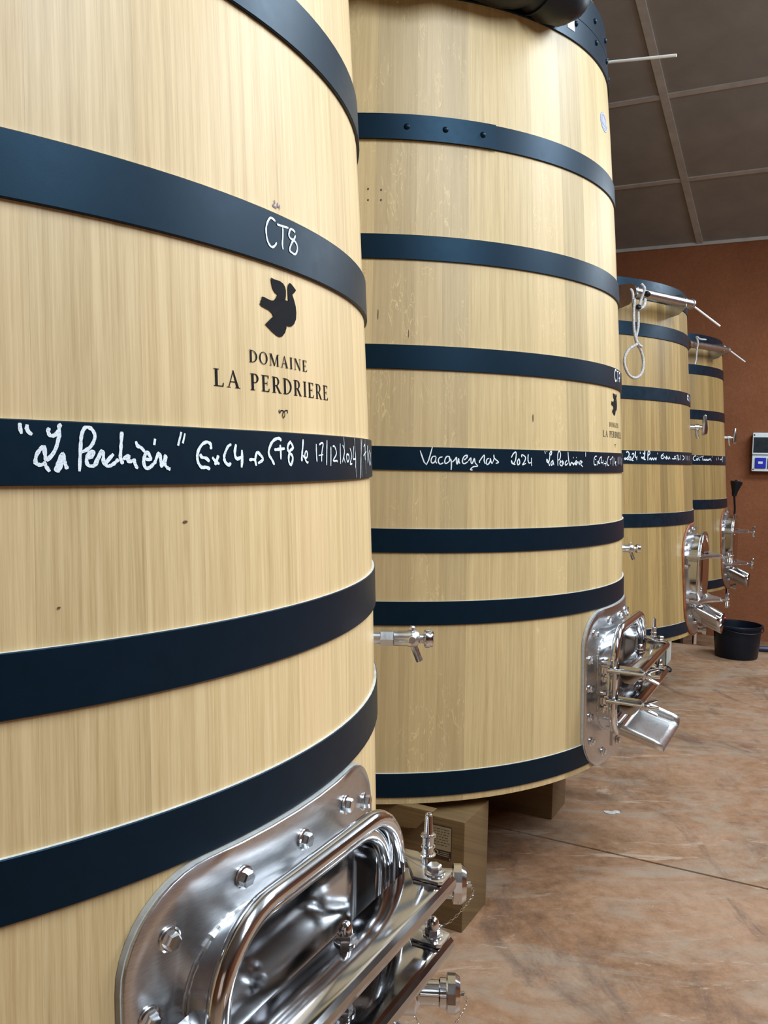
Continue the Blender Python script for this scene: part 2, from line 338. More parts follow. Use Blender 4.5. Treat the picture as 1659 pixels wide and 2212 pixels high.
CHALK_CT8_LINE=[[(-22.95,1.5460),(-22.94,1.5401),(-22.86,1.5330)],[(-22.51,1.5444),(-22.54,1.5398),(-22.42,1.5352),(-22.22,1.5327)],[(-21.17,1.5414),(-21.26,1.5374),(-21.16,1.5327),(-20.96,1.5319),(-20.71,1.5350),(-20.58,1.5392)],[(-20.41,1.5461),(-20.56,1.5432),(-20.55,1.5351),(-20.65,1.5263),(-20.80,1.5168),(-21.05,1.5086),(-21.40,1.5018)],[(-21.40,1.5018),(-21.47,1.5078),(-21.54,1.5185),(-21.80,1.5144),(-22.01,1.5076),(-22.05,1.4990),(-21.75,1.4967),(-21.48,1.4991)],[(-21.51,1.5011),(-21.45,1.4958),(-21.21,1.4888)],[(-20.35,1.5116),(-20.57,1.5041),(-20.75,1.4959),(-20.83,1.4912),(-20.69,1.4898),(-20.51,1.4960),(-20.39,1.5041),(-20.35,1.5109),(-20.30,1.5041),(-20.22,1.4980),(-20.10,1.4919)],[(-19.31,1.4893),(-19.27,1.5017),(-19.19,1.5223),(-19.12,1.5340),(-18.93,1.5424),(-18.70,1.5440),(-18.41,1.5414),(-18.23,1.5346),(-18.31,1.5269),(-18.62,1.5184),(-19.15,1.5127)],[(-18.75,1.5059),(-18.49,1.5074),(-18.33,1.5123),(-18.44,1.5144),(-18.71,1.5101),(-18.83,1.5032),(-18.73,1.4970),(-18.39,1.4960),(-18.16,1.4998),(-17.99,1.5075),(-17.76,1.5146)],[(-18.34,1.4956),(-18.06,1.5061),(-17.78,1.5153),(-17.67,1.5097),(-17.68,1.5020),(-17.49,1.4965)],[(-16.96,1.5114),(-17.29,1.5049),(-17.53,1.4986),(-17.34,1.4958),(-16.94,1.4994),(-16.61,1.5051)],[(-16.32,1.5401),(-16.37,1.5308),(-16.43,1.5165),(-16.47,1.5066),(-16.30,1.4988)],[(-16.29,1.5045),(-16.04,1.5081),(-15.83,1.5096),(-15.96,1.5038),(-15.76,1.5025),(-15.55,1.5032),(-15.34,1.5047)],[(-15.47,1.5032),(-15.35,1.4968),(-15.19,1.4932)],[(-15.30,1.5285),(-15.19,1.5228),(-14.89,1.5200),(-14.64,1.5147)],[(-14.61,1.5056),(-14.18,1.5053),(-14.30,1.5108),(-14.47,1.5151),(-14.65,1.5100),(-14.75,1.5012),(-14.59,1.4940),(-14.28,1.4947),(-13.92,1.5006)],[(-13.92,1.4992),(-13.73,1.5073),(-13.55,1.5132),(-13.42,1.5088),(-13.39,1.5007),(-13.30,1.4948)],[(-13.26,1.4970),(-13.11,1.5045),(-13.01,1.5112),(-12.97,1.5060),(-13.07,1.4993),(-12.85,1.4941),(-12.62,1.4926)],[(-13.81,1.5326),(-13.89,1.5241)],[(-11.62,1.5429),(-11.93,1.5243)],[(-11.30,1.5413),(-11.52,1.5275)],[(-8.96,1.5205),(-8.98,1.5275),(-9.29,1.5305),(-9.72,1.5279),(-10.09,1.5201),(-10.26,1.5108),(-10.18,1.5015),(-9.88,1.4954),(-9.46,1.4954),(-9.09,1.4927)],[(-9.98,1.5139),(-9.85,1.5093),(-9.44,1.5079),(-9.13,1.5032)],[(-8.85,1.5096),(-8.54,1.5033),(-8.16,1.5002)],[(-8.24,1.5121),(-8.42,1.5057),(-8.60,1.4986)],[(-6.90,1.5285),(-7.26,1.5251),(-7.56,1.5162),(-7.69,1.5090),(-7.53,1.5019),(-7.19,1.4987),(-7.01,1.5020)],[(-6.40,1.5287),(-6.54,1.5190),(-6.52,1.5117),(-6.29,1.5077),(-5.80,1.5111)],[(-5.78,1.5209),(-5.78,1.5070),(-5.86,1.4952)],[(-4.99,1.5063),(-4.61,1.5072),(-4.28,1.5064)],[(-4.06,1.5190),(-4.28,1.5073),(-4.17,1.4977)],[(-4.02,1.5190),(-3.66,1.5141),(-3.34,1.5074),(-3.96,1.5015)],[(-0.91,1.5363),(-1.05,1.5395),(-1.39,1.5400),(-1.90,1.5371),(-2.30,1.5305),(-2.59,1.5209),(-2.55,1.5139),(-2.24,1.5076),(-1.91,1.4993)],[(-1.88,1.5224),(-1.32,1.5232),(-0.44,1.5248)],[(-1.07,1.5304),(-1.01,1.5201),(-1.01,1.5077)],[(0.50,1.5364),(0.12,1.5316),(-0.02,1.5250),(0.21,1.5185),(0.63,1.5139),(0.68,1.5073),(0.40,1.4993),(0.11,1.5046),(0.13,1.5138),(0.34,1.5218),(0.79,1.5266),(0.47,1.5350)],[(2.42,1.5407),(2.31,1.5278),(2.13,1.5142),(2.11,1.5051)],[(2.27,1.5149),(2.61,1.5109),(2.96,1.5117),(3.05,1.5185),(2.85,1.5219),(2.62,1.5164),(2.67,1.5082),(3.01,1.5028),(3.16,1.5052)],[(4.68,1.5342),(4.67,1.5189),(4.74,1.5046)],[(5.24,1.5330),(5.78,1.5364),(6.03,1.5341),(5.83,1.5255),(5.67,1.5149),(5.63,1.5050)],[(5.09,1.5151),(5.97,1.5167)],[(6.87,1.5415),(6.75,1.5222),(6.64,1.4990)],[(7.67,1.5311),(7.63,1.5152),(7.54,1.4975)],[(8.10,1.5313),(8.49,1.5318),(8.87,1.5242),(8.84,1.5169),(8.10,1.5066),(9.00,1.5066),(9.09,1.5037)],[(9.96,1.5371),(9.90,1.5193),(9.91,1.5011)],[(10.59,1.5344),(11.02,1.5277),(10.98,1.5187),(10.39,1.5037)],[(10.83,1.5127),(11.20,1.5025)],[(11.65,1.5188),(11.66,1.5097),(11.95,1.5044),(12.37,1.5098),(12.28,1.5174),(11.64,1.5181)],[(12.74,1.5298),(13.18,1.5214),(13.12,1.5114),(12.65,1.5006),(13.35,1.5013)],[(14.09,1.5340),(13.81,1.5192),(13.76,1.5098),(14.68,1.5107)],[(14.53,1.5248),(14.67,1.5083),(14.50,1.4934)],[(17.60,1.5489),(16.94,1.5164),(16.30,1.4731)],[(18.47,1.5337),(19.25,1.5377),(19.04,1.5166),(19.22,1.5083)],[(18.21,1.5165),(19.92,1.5250)],[(21.14,1.5378),(20.82,1.5251),(20.87,1.5016)],[(22.49,1.5280),(21.72,1.5151),(22.23,1.4963)],[(24.04,1.5239),(23.07,1.5082),(23.63,1.4978)]]
PEN_24=[[(-0.29,1.9102),(-0.19,1.9063),(-0.47,1.9010),(-0.27,1.9001),(0.09,1.8993)],[(0.25,1.9088),(0.20,1.9030),(0.54,1.9034)],[(0.52,1.9072),(0.52,1.8994)]]
CHALK_CT8=[[(-0.69,1.8749),(-1.31,1.8774),(-1.73,1.8701),(-1.98,1.8601),(-2.01,1.8512),(-1.88,1.8404),(-1.57,1.8341),(-1.23,1.8330),(-0.87,1.8371),(-0.62,1.8426)],[(-0.47,1.8712),(0.14,1.8717),(1.21,1.8734)],[(0.35,1.8707),(0.30,1.8563),(0.19,1.8429),(0.29,1.8358)],[(2.25,1.8710),(1.99,1.8731),(1.53,1.8729),(1.23,1.8631),(1.47,1.8582),(2.00,1.8573),(2.46,1.8526),(2.49,1.8441),(2.12,1.8359),(1.52,1.8368),(1.28,1.8397),(1.57,1.8501),(2.00,1.8586),(2.31,1.8666)]]
BIRD=[[(-1.17,1.7876),(-0.68,1.7865),(0.09,1.7867),(0.58,1.7845),(0.86,1.7803),(0.97,1.7749),(0.94,1.7664),(0.84,1.7592),(1.28,1.7590),(1.27,1.7717),(1.27,1.7796),(1.34,1.7851),(1.57,1.7891),(1.83,1.7884),(2.24,1.7846),(2.59,1.7807),(2.38,1.7770),(1.95,1.7716),(2.22,1.7637),(2.44,1.7547),(2.51,1.7448),(2.42,1.7338),(2.09,1.7253),(1.64,1.7201),(1.22,1.7190),(0.89,1.7199),(0.85,1.7151),(0.62,1.7076),(0.20,1.7008),(-0.19,1.6990),(-0.66,1.7002),(-1.25,1.7048),(-1.73,1.7097),(-2.14,1.7136),(-1.61,1.7208),(-0.99,1.7292),(-1.17,1.7333),(-1.56,1.7367),(-2.05,1.7381),(-2.48,1.7396),(-2.71,1.7419),(-2.74,1.7443),(-2.55,1.7451),(-2.62,1.7472),(-2.58,1.7493),(-2.40,1.7509),(-2.51,1.7531),(-2.44,1.7544),(-2.09,1.7544),(-1.61,1.7529),(-1.15,1.7523),(-0.87,1.7535),(-0.53,1.7589),(-0.30,1.7649),(-0.65,1.7663),(-0.87,1.7697),(-1.02,1.7743),(-1.11,1.7811)]]
ORNAMENT=[[(-0.57,1.5853),(-0.63,1.5829),(-0.47,1.5801),(-0.41,1.5837),(-0.03,1.5841),(0.20,1.5797),(0.12,1.5748),(-0.04,1.5741),(-0.14,1.5775),(0.02,1.5824),(0.41,1.5852),(0.64,1.5843),(0.57,1.5806)],[(-0.01,1.5724),(0.03,1.5712)]]
CHALK_CT7_LINE=[[(-53.79,1.5383),(-52.67,1.4913),(-51.62,1.5514)],[(-50.95,1.5200),(-51.55,1.5188),(-51.84,1.5056),(-51.63,1.4973),(-51.14,1.5022),(-50.95,1.5172),(-51.04,1.5041),(-50.79,1.4967)],[(-49.79,1.5186),(-50.35,1.5155),(-50.54,1.5043),(-50.23,1.4941),(-49.63,1.4990)],[(-48.57,1.5106),(-48.53,1.5191),(-49.04,1.5198),(-49.38,1.5066),(-49.22,1.4964),(-48.62,1.5031),(-48.32,1.5126),(-48.16,1.4977),(-48.19,1.4752)],[(-48.00,1.5015),(-47.50,1.5111),(-47.24,1.5187),(-47.23,1.5018),(-47.07,1.4953),(-46.83,1.5151),(-46.77,1.5020),(-46.56,1.4983)],[(-45.83,1.5098),(-45.31,1.5176),(-45.26,1.5261),(-45.84,1.5211),(-46.14,1.5060),(-45.83,1.4967),(-45.09,1.5045)],[(-44.99,1.5064),(-44.52,1.5179),(-44.51,1.5028),(-44.24,1.4991),(-43.87,1.5163),(-43.71,1.5012),(-43.22,1.4900),(-44.02,1.4879),(-44.61,1.4782),(-44.18,1.4765)],[(-42.79,1.5015),(-42.85,1.5072),(-41.93,1.5284),(-41.97,1.5094),(-41.75,1.4981)],[(-40.98,1.5174),(-41.42,1.5134),(-41.53,1.5001),(-41.20,1.4964),(-40.76,1.5079),(-40.76,1.5174),(-40.53,1.5023),(-40.31,1.5005)],[(-40.03,1.5301),(-39.91,1.5178),(-39.06,1.5047),(-39.63,1.5007)],[(-40.31,1.5005),(-39.97,1.5177)],[(-36.37,1.5218),(-36.03,1.5334),(-35.45,1.5414),(-35.35,1.5291),(-35.54,1.5105),(-36.03,1.4996),(-36.37,1.5118),(-36.22,1.5010),(-35.49,1.4982)],[(-34.76,1.5185),(-35.10,1.5076),(-34.96,1.4968),(-34.56,1.5031),(-34.66,1.5154),(-34.86,1.5185)],[(-34.11,1.5234),(-34.06,1.5327),(-33.26,1.5237),(-33.46,1.5096),(-33.96,1.4971),(-33.16,1.5027)],[(-32.64,1.5348),(-32.70,1.5146),(-32.44,1.5037),(-31.92,1.5070)],[(-31.92,1.5226),(-31.87,1.4938)],[(-28.66,1.5474),(-28.49,1.5380)],[(-28.15,1.5476),(-28.09,1.5445)],[(-27.52,1.5399),(-27.05,1.5338),(-26.87,1.5465),(-27.29,1.5432),(-27.41,1.5241),(-27.70,1.5066),(-28.16,1.5113),(-28.10,1.5192),(-27.64,1.5051),(-27.42,1.4948)],[(-26.47,1.5165),(-27.06,1.5068),(-26.95,1.4973),(-26.59,1.5038),(-26.53,1.5117),(-26.30,1.4983)],[(-25.21,1.4961),(-25.26,1.5280),(-25.13,1.5425),(-24.75,1.5490),(-24.45,1.5347),(-24.77,1.5186),(-25.26,1.5169)],[(-24.65,1.5074),(-24.27,1.5107),(-24.52,1.5139),(-24.65,1.5010),(-24.02,1.4964),(-23.89,1.5156),(-23.51,1.4997)],[(-22.59,1.5160),(-23.12,1.5078),(-22.99,1.4982),(-22.32,1.5064)],[(-22.30,1.5468),(-22.12,1.5177),(-21.72,1.4976),(-21.24,1.5082),(-20.41,1.5019)],[(-21.60,1.5037),(-21.15,1.5091),(-20.59,1.5000),(-20.36,1.5093)],[(-20.24,1.5040),(-19.54,1.5094),(-19.77,1.5160),(-20.13,1.5040),(-19.66,1.5015),(-19.18,1.5122),(-18.70,1.5016),(-18.44,1.5150),(-17.70,1.5112),(-18.33,1.5044),(-17.58,1.4938)],[(-20.63,1.5290),(-20.69,1.5237)],[(-19.64,1.5293),(-19.70,1.5253)],[(-16.50,1.5477),(-16.52,1.5316)],[(-12.03,1.5342),(-12.82,1.5326),(-13.29,1.5189),(-13.16,1.5025),(-12.39,1.5026)],[(-12.83,1.5217),(-12.37,1.5225)],[(-12.06,1.5164),(-11.10,1.5055)],[(-11.25,1.5179),(-12.08,1.4999)],[(-9.86,1.5334),(-10.73,1.5263),(-11.26,1.5096),(-10.59,1.5084)],[(-9.86,1.5334),(-10.07,1.5112),(-9.17,1.5113)],[(-9.16,1.5211),(-9.19,1.5016)],[(-8.63,1.5072),(-7.46,1.5074),(-7.74,1.5171)],[(-7.46,1.5116),(-7.78,1.4962)],[(-5.73,1.5344),(-6.39,1.5314),(-6.95,1.5117),(-6.55,1.5005),(-5.90,1.5019)],[(-5.31,1.5225),(-4.12,1.5262)],[(-4.72,1.5275),(-4.88,1.5048)],[(-4.11,1.5291),(-3.22,1.5335),(-3.30,1.4978)],[(-1.99,1.5309),(-1.91,1.5065)],[(-1.77,1.5079),(-0.84,1.5152),(-1.61,1.5122),(-0.89,1.4978)],[(0.90,1.5329),(0.99,1.5037)],[(2.08,1.5360),(1.96,1.5066)],[(3.41,1.5362),(3.75,1.5037)],[(5.26,1.5306),(5.40,1.5007)]]
CHALK_CT7=[[(1.04,1.8799),(0.00,1.8808),(-0.75,1.8611),(-0.08,1.8369),(1.00,1.8429)],[(1.59,1.8774),(3.54,1.8810)],[(2.37,1.8752),(2.32,1.8380)],[(4.21,1.8729),(5.95,1.8818),(5.18,1.8572),(4.45,1.8401)],[(3.81,1.8549),(5.68,1.8581)]]
CHALK_CT6_LINE=[[(-38.82,1.5723),(-38.40,1.5811),(-37.82,1.5670),(-38.17,1.5467),(-39.34,1.5289),(-39.34,1.5404),(-38.17,1.5265)],[(-37.66,1.5469),(-38.00,1.5323),(-37.33,1.5268),(-37.23,1.5442),(-37.66,1.5469)],[(-36.79,1.5617),(-36.27,1.5706),(-36.01,1.5534),(-36.90,1.5270),(-36.21,1.5244)],[(-35.38,1.5826),(-35.49,1.5478),(-34.87,1.5423)],[(-34.86,1.5539),(-34.97,1.5277)],[(-33.56,1.5806),(-33.58,1.5675)],[(-32.45,1.5753),(-31.88,1.5668),(-31.67,1.5902),(-31.80,1.5552),(-32.85,1.5402),(-33.03,1.5488),(-32.29,1.5346)],[(-31.71,1.5464),(-32.10,1.5346),(-31.34,1.5320)],[(-30.46,1.5265),(-30.31,1.5792),(-29.70,1.5868),(-29.51,1.5707),(-30.33,1.5587)],[(-29.34,1.5444),(-29.76,1.5326),(-29.13,1.5445),(-28.95,1.5299),(-28.31,1.5448),(-27.90,1.5303),(-27.25,1.5452),(-26.83,1.5306),(-26.59,1.5484)],[(-25.89,1.5782),(-25.90,1.5679)],[(-22.85,1.5735),(-24.07,1.5612),(-24.10,1.5434),(-23.15,1.5407)],[(-23.96,1.5583),(-22.87,1.5602)],[(-23.15,1.5407),(-22.39,1.5529),(-21.41,1.5383),(-21.37,1.5592),(-20.36,1.5386),(-19.79,1.5538),(-19.27,1.5390)],[(-18.13,1.5423),(-16.33,1.5428),(-16.59,1.5609)],[(-15.65,1.5612),(-16.32,1.5459),(-15.37,1.5431)],[(-14.98,1.5645),(-13.96,1.5679)],[(-14.30,1.5677),(-14.74,1.5342)],[(-13.26,1.5650),(-13.71,1.5344),(-12.96,1.5438)],[(-12.14,1.5685),(-11.87,1.5349)],[(-10.15,1.5660),(-8.43,1.5511),(-10.26,1.5352)],[(-6.87,1.5670),(-6.49,1.5360)],[(-5.23,1.5643),(-4.80,1.5332)],[(-2.59,1.5650),(-2.81,1.5335)]]
CHALK_CT6=[[(-0.67,1.9847),(-2.45,1.9725),(-2.57,1.9566),(-1.01,1.9461)],[(-0.28,1.9758),(0.78,1.9774)],[(0.31,1.9735),(-0.01,1.9412)],[(1.95,1.9727),(1.50,1.9369)]]
CHALK_FOURTH_LINE=[[(-31.03,1.5826),(-32.27,1.5777),(-32.82,1.5573),(-32.30,1.5419),(-31.38,1.5445)],[(-30.58,1.5581),(-30.90,1.5468),(-30.11,1.5448),(-29.94,1.5561),(-30.58,1.5581)],[(-30.48,1.5783),(-30.08,1.5740)],[(-29.19,1.5766),(-29.30,1.5496),(-28.48,1.5454)],[(-28.45,1.5702),(-26.00,1.5824)],[(-26.73,1.5709),(-26.94,1.5437)],[(-25.85,1.5576),(-25.88,1.5418),(-24.94,1.5557),(-24.59,1.5422),(-23.81,1.5560),(-23.45,1.5402),(-22.63,1.5564),(-22.25,1.5429),(-21.40,1.5568),(-20.55,1.5571),(-20.15,1.5389)],[(-19.05,1.5826),(-19.30,1.5735)],[(-14.98,1.5702),(-14.49,1.5473)],[(-12.94,1.5801),(-12.11,1.5502)],[(-10.40,1.5622),(-8.97,1.5532),(-6.27,1.5819),(-7.00,1.5325)]]

# ------------------------------------------------------------------ vats
ZC = 1.516
class Shape:
    """profile of a vat: radius as a function of height"""
    def __init__(s, R, tap, q): s.R = R; s.tap = tap; s.q = q
    def r(s, z):
        u = (z - ZC) / s.R; return s.R * (1 - s.tap * u - s.q * u * u)
    def p(s, phi, z, off=0.0):
        a = rad(phi); r = s.r(z) + off; return Vector((r * math.cos(a), r * math.sin(a), z))
NEW = Shape(1.1, 0.05216, 0.01651)
OLD = Shape(1.232, 0.0717, 0.0)

def staves(root, sh, z0, z1, mat, seed, wmin, wmax, thick=0.06):
    rnd = random.Random(seed)
    kinds = 6; ws = []
    steps = [wmin + (wmax - wmin) * i / (kinds - 1) for i in range(kinds)]
    tot = 0
    while tot < 360:
        k = rnd.randrange(kinds); ws.append(k); tot += steps[k]
    sc = 360.0 / tot
    meshes = []
    zs = [z0 + (z1 - z0) * i / 7 for i in range(8)]
    for k in range(kinds):
        w = steps[k] * sc; h = w / 2 - math.degrees(0.00007 / sh.R); nc = 3
        mb = MB(); vs = []; fs = []; uvs = []
        for z in zs:
            for c in range(nc + 1):
                ph = -h + 2 * h * c / nc; vs.append(sh.p(ph, z)); uvs.append((rad(ph) * sh.R, z))
        n1 = nc + 1; R = len(zs)
        for i in range(R - 1):
            for c in range(nc): fs.append((i * n1 + c, i * n1 + c + 1, (i + 1) * n1 + c + 1, (i + 1) * n1 + c))
        base = len(vs)
        for z in zs:
            for ph in (-h, h): vs.append(sh.p(ph, z, -thick)); uvs.append((rad(ph) * sh.R + 0.1, z))
        for i in range(R - 1):
            a, b2 = base + 2 * i, base + 2 * i + 2
            fs.append((i * n1, (i + 1) * n1, b2, a)); fs.append((i * n1 + nc, a + 1, b2 + 1, (i + 1) * n1 + nc))
        fs.append((0, base, base + 1, nc)); e = (R - 1) * n1
        fs.append((e, e + nc, base + 2 * (R - 1) + 1, base + 2 * (R - 1)))
        # wedge tops between the outer columns
        fs.append(tuple(range(nc, -1, -1))); fs.append(tuple(range(e, e + nc + 1)))
        me = bpy.data.meshes.new('stave'); me.from_pydata([tuple(v) for v in vs], [], fs)
        ul = me.uv_layers.new(name='UVMap')
        for lp in me.loops: ul.data[lp.index].uv = uvs[lp.vertex_index]
        me.polygons.foreach_set('use_smooth', [True] * len(me.polygons)); me.set_sharp_from_angle(angle=rad(30))
        me.materials.append(M[mat]); meshes.append(me)
    ang = -rnd.uniform(0, 20) - 90
    for k in ws:
        w = steps[k] * sc
        o = bpy.data.objects.new('stave', meshes[k]); COL.objects.link(o); o.parent = root
        o.rotation_euler = (0, 0, rad(ang + w / 2)); ang += w

def hoop(root, sh, zt, zb, mat, th=0.006, seg=160, name='hoop'):
    mb = MB(); e = 0.0014
    prof = [(-0.003, zb), (th - e, zb), (th, zb + e), (th, zt - e), (th - e, zt), (-0.003, zt)]
    vs = []; fs = []; n = len(prof)
    for k in range(seg):
        for off, z in prof: vs.append(sh.p(360.0 * k / seg, z, off))
    for k in range(seg):
        k2 = (k + 1) % seg
        for i in range(n): fs.append((k * n + i, k2 * n + i, k2 * n + (i + 1) % n, k * n + (i + 1) % n))
    mb.add(vs, fs); o = mb.build(name, mat, root, 24)
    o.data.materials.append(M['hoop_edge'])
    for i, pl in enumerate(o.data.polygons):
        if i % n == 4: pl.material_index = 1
    return o

def rivet(parent, sh, phi, z, mat, r=0.0105, off=0.006):
    mb = MB(); p = sh.p(phi, z, off - 0.001); ax = Vector((math.cos(rad(phi)), math.sin(rad(phi)), 0))
    mb.lathe(p, ax, [(r, 0), (r, 0.003), (r * 0.8, 0.007), (r * 0.4, 0.0098), (0.0005, 0.0105)], 12)
    return mb.build('rivet', mat, parent, 60)

def ribbons(parent, sh, strokes, width, off, mat, name, zshift=0.0, taper=0.35, jit=0.0, seed=1):
    rnd = random.Random(seed); mb = MB()
    for st in strokes:
        pts = smooth_line([(rad(a) * sh.R, z + zshift) for a, z in st], 3)
        n = len(pts); vs = []
        for i in range(n):
            t = Vector((pts[min(i + 1, n - 1)][0] - pts[max(i - 1, 0)][0], pts[min(i + 1, n - 1)][1] - pts[max(i - 1, 0)][1], 0))
            if t.length < 1e-9: t = Vector((0, 1, 0))
            t.normalize(); nx, ny = -t.y, t.x
            wd = width / 2 * (1 - taper * (1 if i in (0, n - 1) else 0)) * (1 + rnd.uniform(-jit, jit))
            for sgn in (1, -1):
                u = pts[i][0] + nx * wd * sgn; z = pts[i][1] + ny * wd * sgn
                vs.append(sh.p(math.degrees(u / sh.R), z, off))
        mb.add(vs, [(2 * i, 2 * i + 1, 2 * i + 3, 2 * i + 2) for i in range(n - 1)])
    o = mb.build(name, mat, parent, 0, recalc=False); o['kind'] = 'stuff'; return o

# ---- serif capitals, cap height 1
def glyphs():
    def R(a, b, c, d): return [(a, b), (c, b), (c, d), (a, d)]
    def arc(cx, cy, ro, so, ri, si, a0, a1, n=18):
        out = []
        for i in range(n):
            t0 = rad(a0 + (a1 - a0) * i / n); t1 = rad(a0 + (a1 - a0) * (i + 1) / n)
            out.append([(cx + ro * math.cos(t0), cy + so * math.sin(t0)), (cx + ro * math.cos(t1), cy + so * math.sin(t1)), (cx + ri * math.cos(t1), cy + si * math.sin(t1)), (cx + ri * math.cos(t0), cy + si * math.sin(t0))])
        return out
    def stem(x, w=0.155, a=0.085): return [R(x, 0, x + w, 1), R(x - a, 0, x + w + a, 0.04), R(x - a, 0.96, x + w + a, 1)]
    def bowlP(): return [R(0.26, 0.95, 0.36, 1), R(0.26, 0.44, 0.36, 0.49)] + arc(0.36, 0.72, 0.27, 0.28, 0.14, 0.23, -90, 90, 14)
    arms = lambda y, x1: R(0.24, y, x1, y + 0.05)
    G = {}
    G['D'] = (0.84, stem(0.12, a=0.09) + arc(0.26, 0.5, 0.54, 0.5, 0.40, 0.45, -90, 90))
    G['O'] = (0.88, arc(0.44, 0.5, 0.42, 0.52, 0.28, 0.465, 0, 360, 32))
    G['M'] = (1.12, [R(0.15, 0, 0.20, 1), R(0.05, 0, 0.30, 0.04), R(0.02, 0.96, 0.22, 1), [(0.12, 1), (0.29, 1), (0.60, 0.16), (0.54, 0)], [(0.54, 0), (0.60, 0), (0.93, 1), (0.87, 1)], R(0.85, 0, 0.99, 1), R(0.76, 0, 1.08, 0.04), R(0.88, 0.96, 1.1, 1)])
    G['A'] = (0.90, [[(0.11, 0), (0.17, 0), (0.46, 0.92), (0.43, 1.0)], [(0.40, 1.02), (0.47, 1.02), (0.82, 0), (0.65, 0)], R(0.22, 0.32, 0.62, 0.37), R(0.02, 0, 0.27, 0.04), R(0.56, 0, 0.90, 0.04)])
    G['I'] = (0.40, stem(0.13))
    G['N'] = (0.96, [R(0.15, 0, 0.20, 1), R(0.05, 0, 0.30, 0.04), R(0.02, 0.96, 0.22, 1), [(0.12, 1), (0.29, 1), (0.82, 0.08), (0.80, -0.03), (0.75, -0.03)], R(0.765, 0, 0.815, 1), R(0.66, 0.96, 0.92, 1)])
    G['E'] = (0.70, stem(0.12) + [arms(0.95, 0.60), arms(0.485, 0.48), arms(0.0, 0.62), [(0.55, 0.82), (0.60, 0.80), (0.60, 1), (0.52, 0.96)], [(0.46, 0.38), (0.49, 0.38), (0.49, 0.64), (0.46, 0.64)], [(0.54, 0.04), (0.62, 0), (0.65, 0.22), (0.60, 0.20)]])
    G['L'] = (0.68, stem(0.12) + [arms(0.0, 0.62), [(0.54, 0.04), (0.62, 0), (0.65, 0.24), (0.60, 0.22)]])
    G['P'] = (0.68, stem(0.12) + bowlP())
    G['R'] = (0.80, stem(0.12) + bowlP() + [[(0.33, 0.47), (0.47, 0.47), (0.74, 0.03), (0.59, 0.03)], R(0.58, 0, 0.82, 0.04)])
    G[' '] = (0.42, [])
    return G
def lettering(parent, sh, text, phi0, phi1, zb, h, name):
    G = glyphs(); gap = 0.13; tot = sum(G[c][0] for c in text) + gap * (len(text) - 1)
    x = 0.0; k = (phi1 - phi0) / tot
    for c in text:
        w, polys = G[c]; mb = MB()
        for pl in polys:
            mb.add([sh.p(phi0 + (x + a) * k, zb + b * h, 0.0006) for a, b in pl], [tuple(range(len(pl)))])
        if polys: mb.build('letter', 'ink', parent, 0)
        x += w + gap

# ---- rounded rectangle outline (a, z), counter-clockwise
def rrect(hw, hh, cr, zc, n=8, side=4):
    pts = []
    cs = [(hw - cr, hh - cr, 0), (-hw + cr, hh - cr, 90), (-hw + cr, -hh + cr, 180), (hw - cr, -hh + cr, 270)]
    for j, (x, y, a0) in enumerate(cs):
        for i in range(n + 1):
            t = rad(a0 + 90 * i / n); pts.append((x + cr * math.cos(t), zc + y + cr * math.sin(t)))
        x2, y2, a2 = cs[(j + 1) % 4]
        e = pts[-1]; t = rad(a2); s = (x2 + cr * math.cos(t), zc + y2 + cr * math.sin(t))
        for i in range(1, side): pts.append((e[0] + (s[0] - e[0]) * i / side, e[1] + (s[1] - e[1]) * i / side))
    return pts
def loft(mb, rings):
    """rings: lists of equal length, closed loops"""
    n = len(rings[0]); vs = [p for r in rings for p in r]
    mb.add(vs, [(i * n + k, i * n + (k + 1) % n, (i + 1) * n + (k + 1) % n, (i + 1) * n + k) for i in range(len(rings) - 1) for k in range(n)])

def hexbolt(parent, o, axis, r=0.0125, h=0.010, washer=0.017, name='bolt', mat='bolt'):
    mb = MB(); o = Vector(o); ax = Vector(axis).normalized()
    mb.lathe(o, ax, [(washer, 0), (washer, 0.003), (washer * 0.85, 0.0045)], 20)
    mb.hexa(o + ax * 0.004, ax, r, h, 0.002)
    return mb.build(name, mat, parent, 30)
def acorn(parent, o, r=0.0125):
    mb = MB(); o = Vector(o); z = (0, 0, 1)
    mb.lathe(o, z, [(r * 1.5, 0), (r * 1.5, 0.003), (r * 1.3, 0.0035)], 20)
    mb.hexa(o + Vector((0, 0, 0.0035)), z, r * 1.12, 0.010, 0.0015)
    mb.lathe(o + Vector((0, 0, 0.0135)), z, [(r * 0.92, 0), (r * 0.92, 0.008), (r * 0.8, 0.014), (r * 0.45, 0.019), (0.0005, 0.0205)], 16)
    return mb.build('acorn_nut', 'chrome', parent, 35)

def chain(parent, pts, n, mat='chrome', r=0.0007, ln=0.0052):
    mb = MB(); pts = smooth_line(pts, 6)
    L = [0]
    for i in range(1, len(pts)): L.append(L[-1] + (Vector(pts[i]) - Vector(pts[i - 1])).length)
    def at(s):
        for i in range(1, len(pts)):
            if L[i] >= s:
                t = (s - L[i - 1]) / max(L[i] - L[i - 1], 1e-9); return Vector(pts[i - 1]).lerp(Vector(pts[i]), t)
        return Vector(pts[-1])
    for k in range(n):
        a = at(L[-1] * k / n); b = at(L[-1] * (k + 1.15) / n); d = (b - a); l = d.length / 2; c = (a + b) / 2; d.normalize()
        s = Vector((1, 0, 0)) if k % 2 else Vector((0, 1, 0)); s = (s - d * s.dot(d)).normalized()
        loop = [c + d * l * math.cos(t) + s * l * 0.5 * math.sin(t) for t in [2 * PI * i / 8 for i in range(8)]]
        mb.tube(loop, r, 4, True, up=d.cross(s))
    return mb.build('chain', mat, parent, 60)

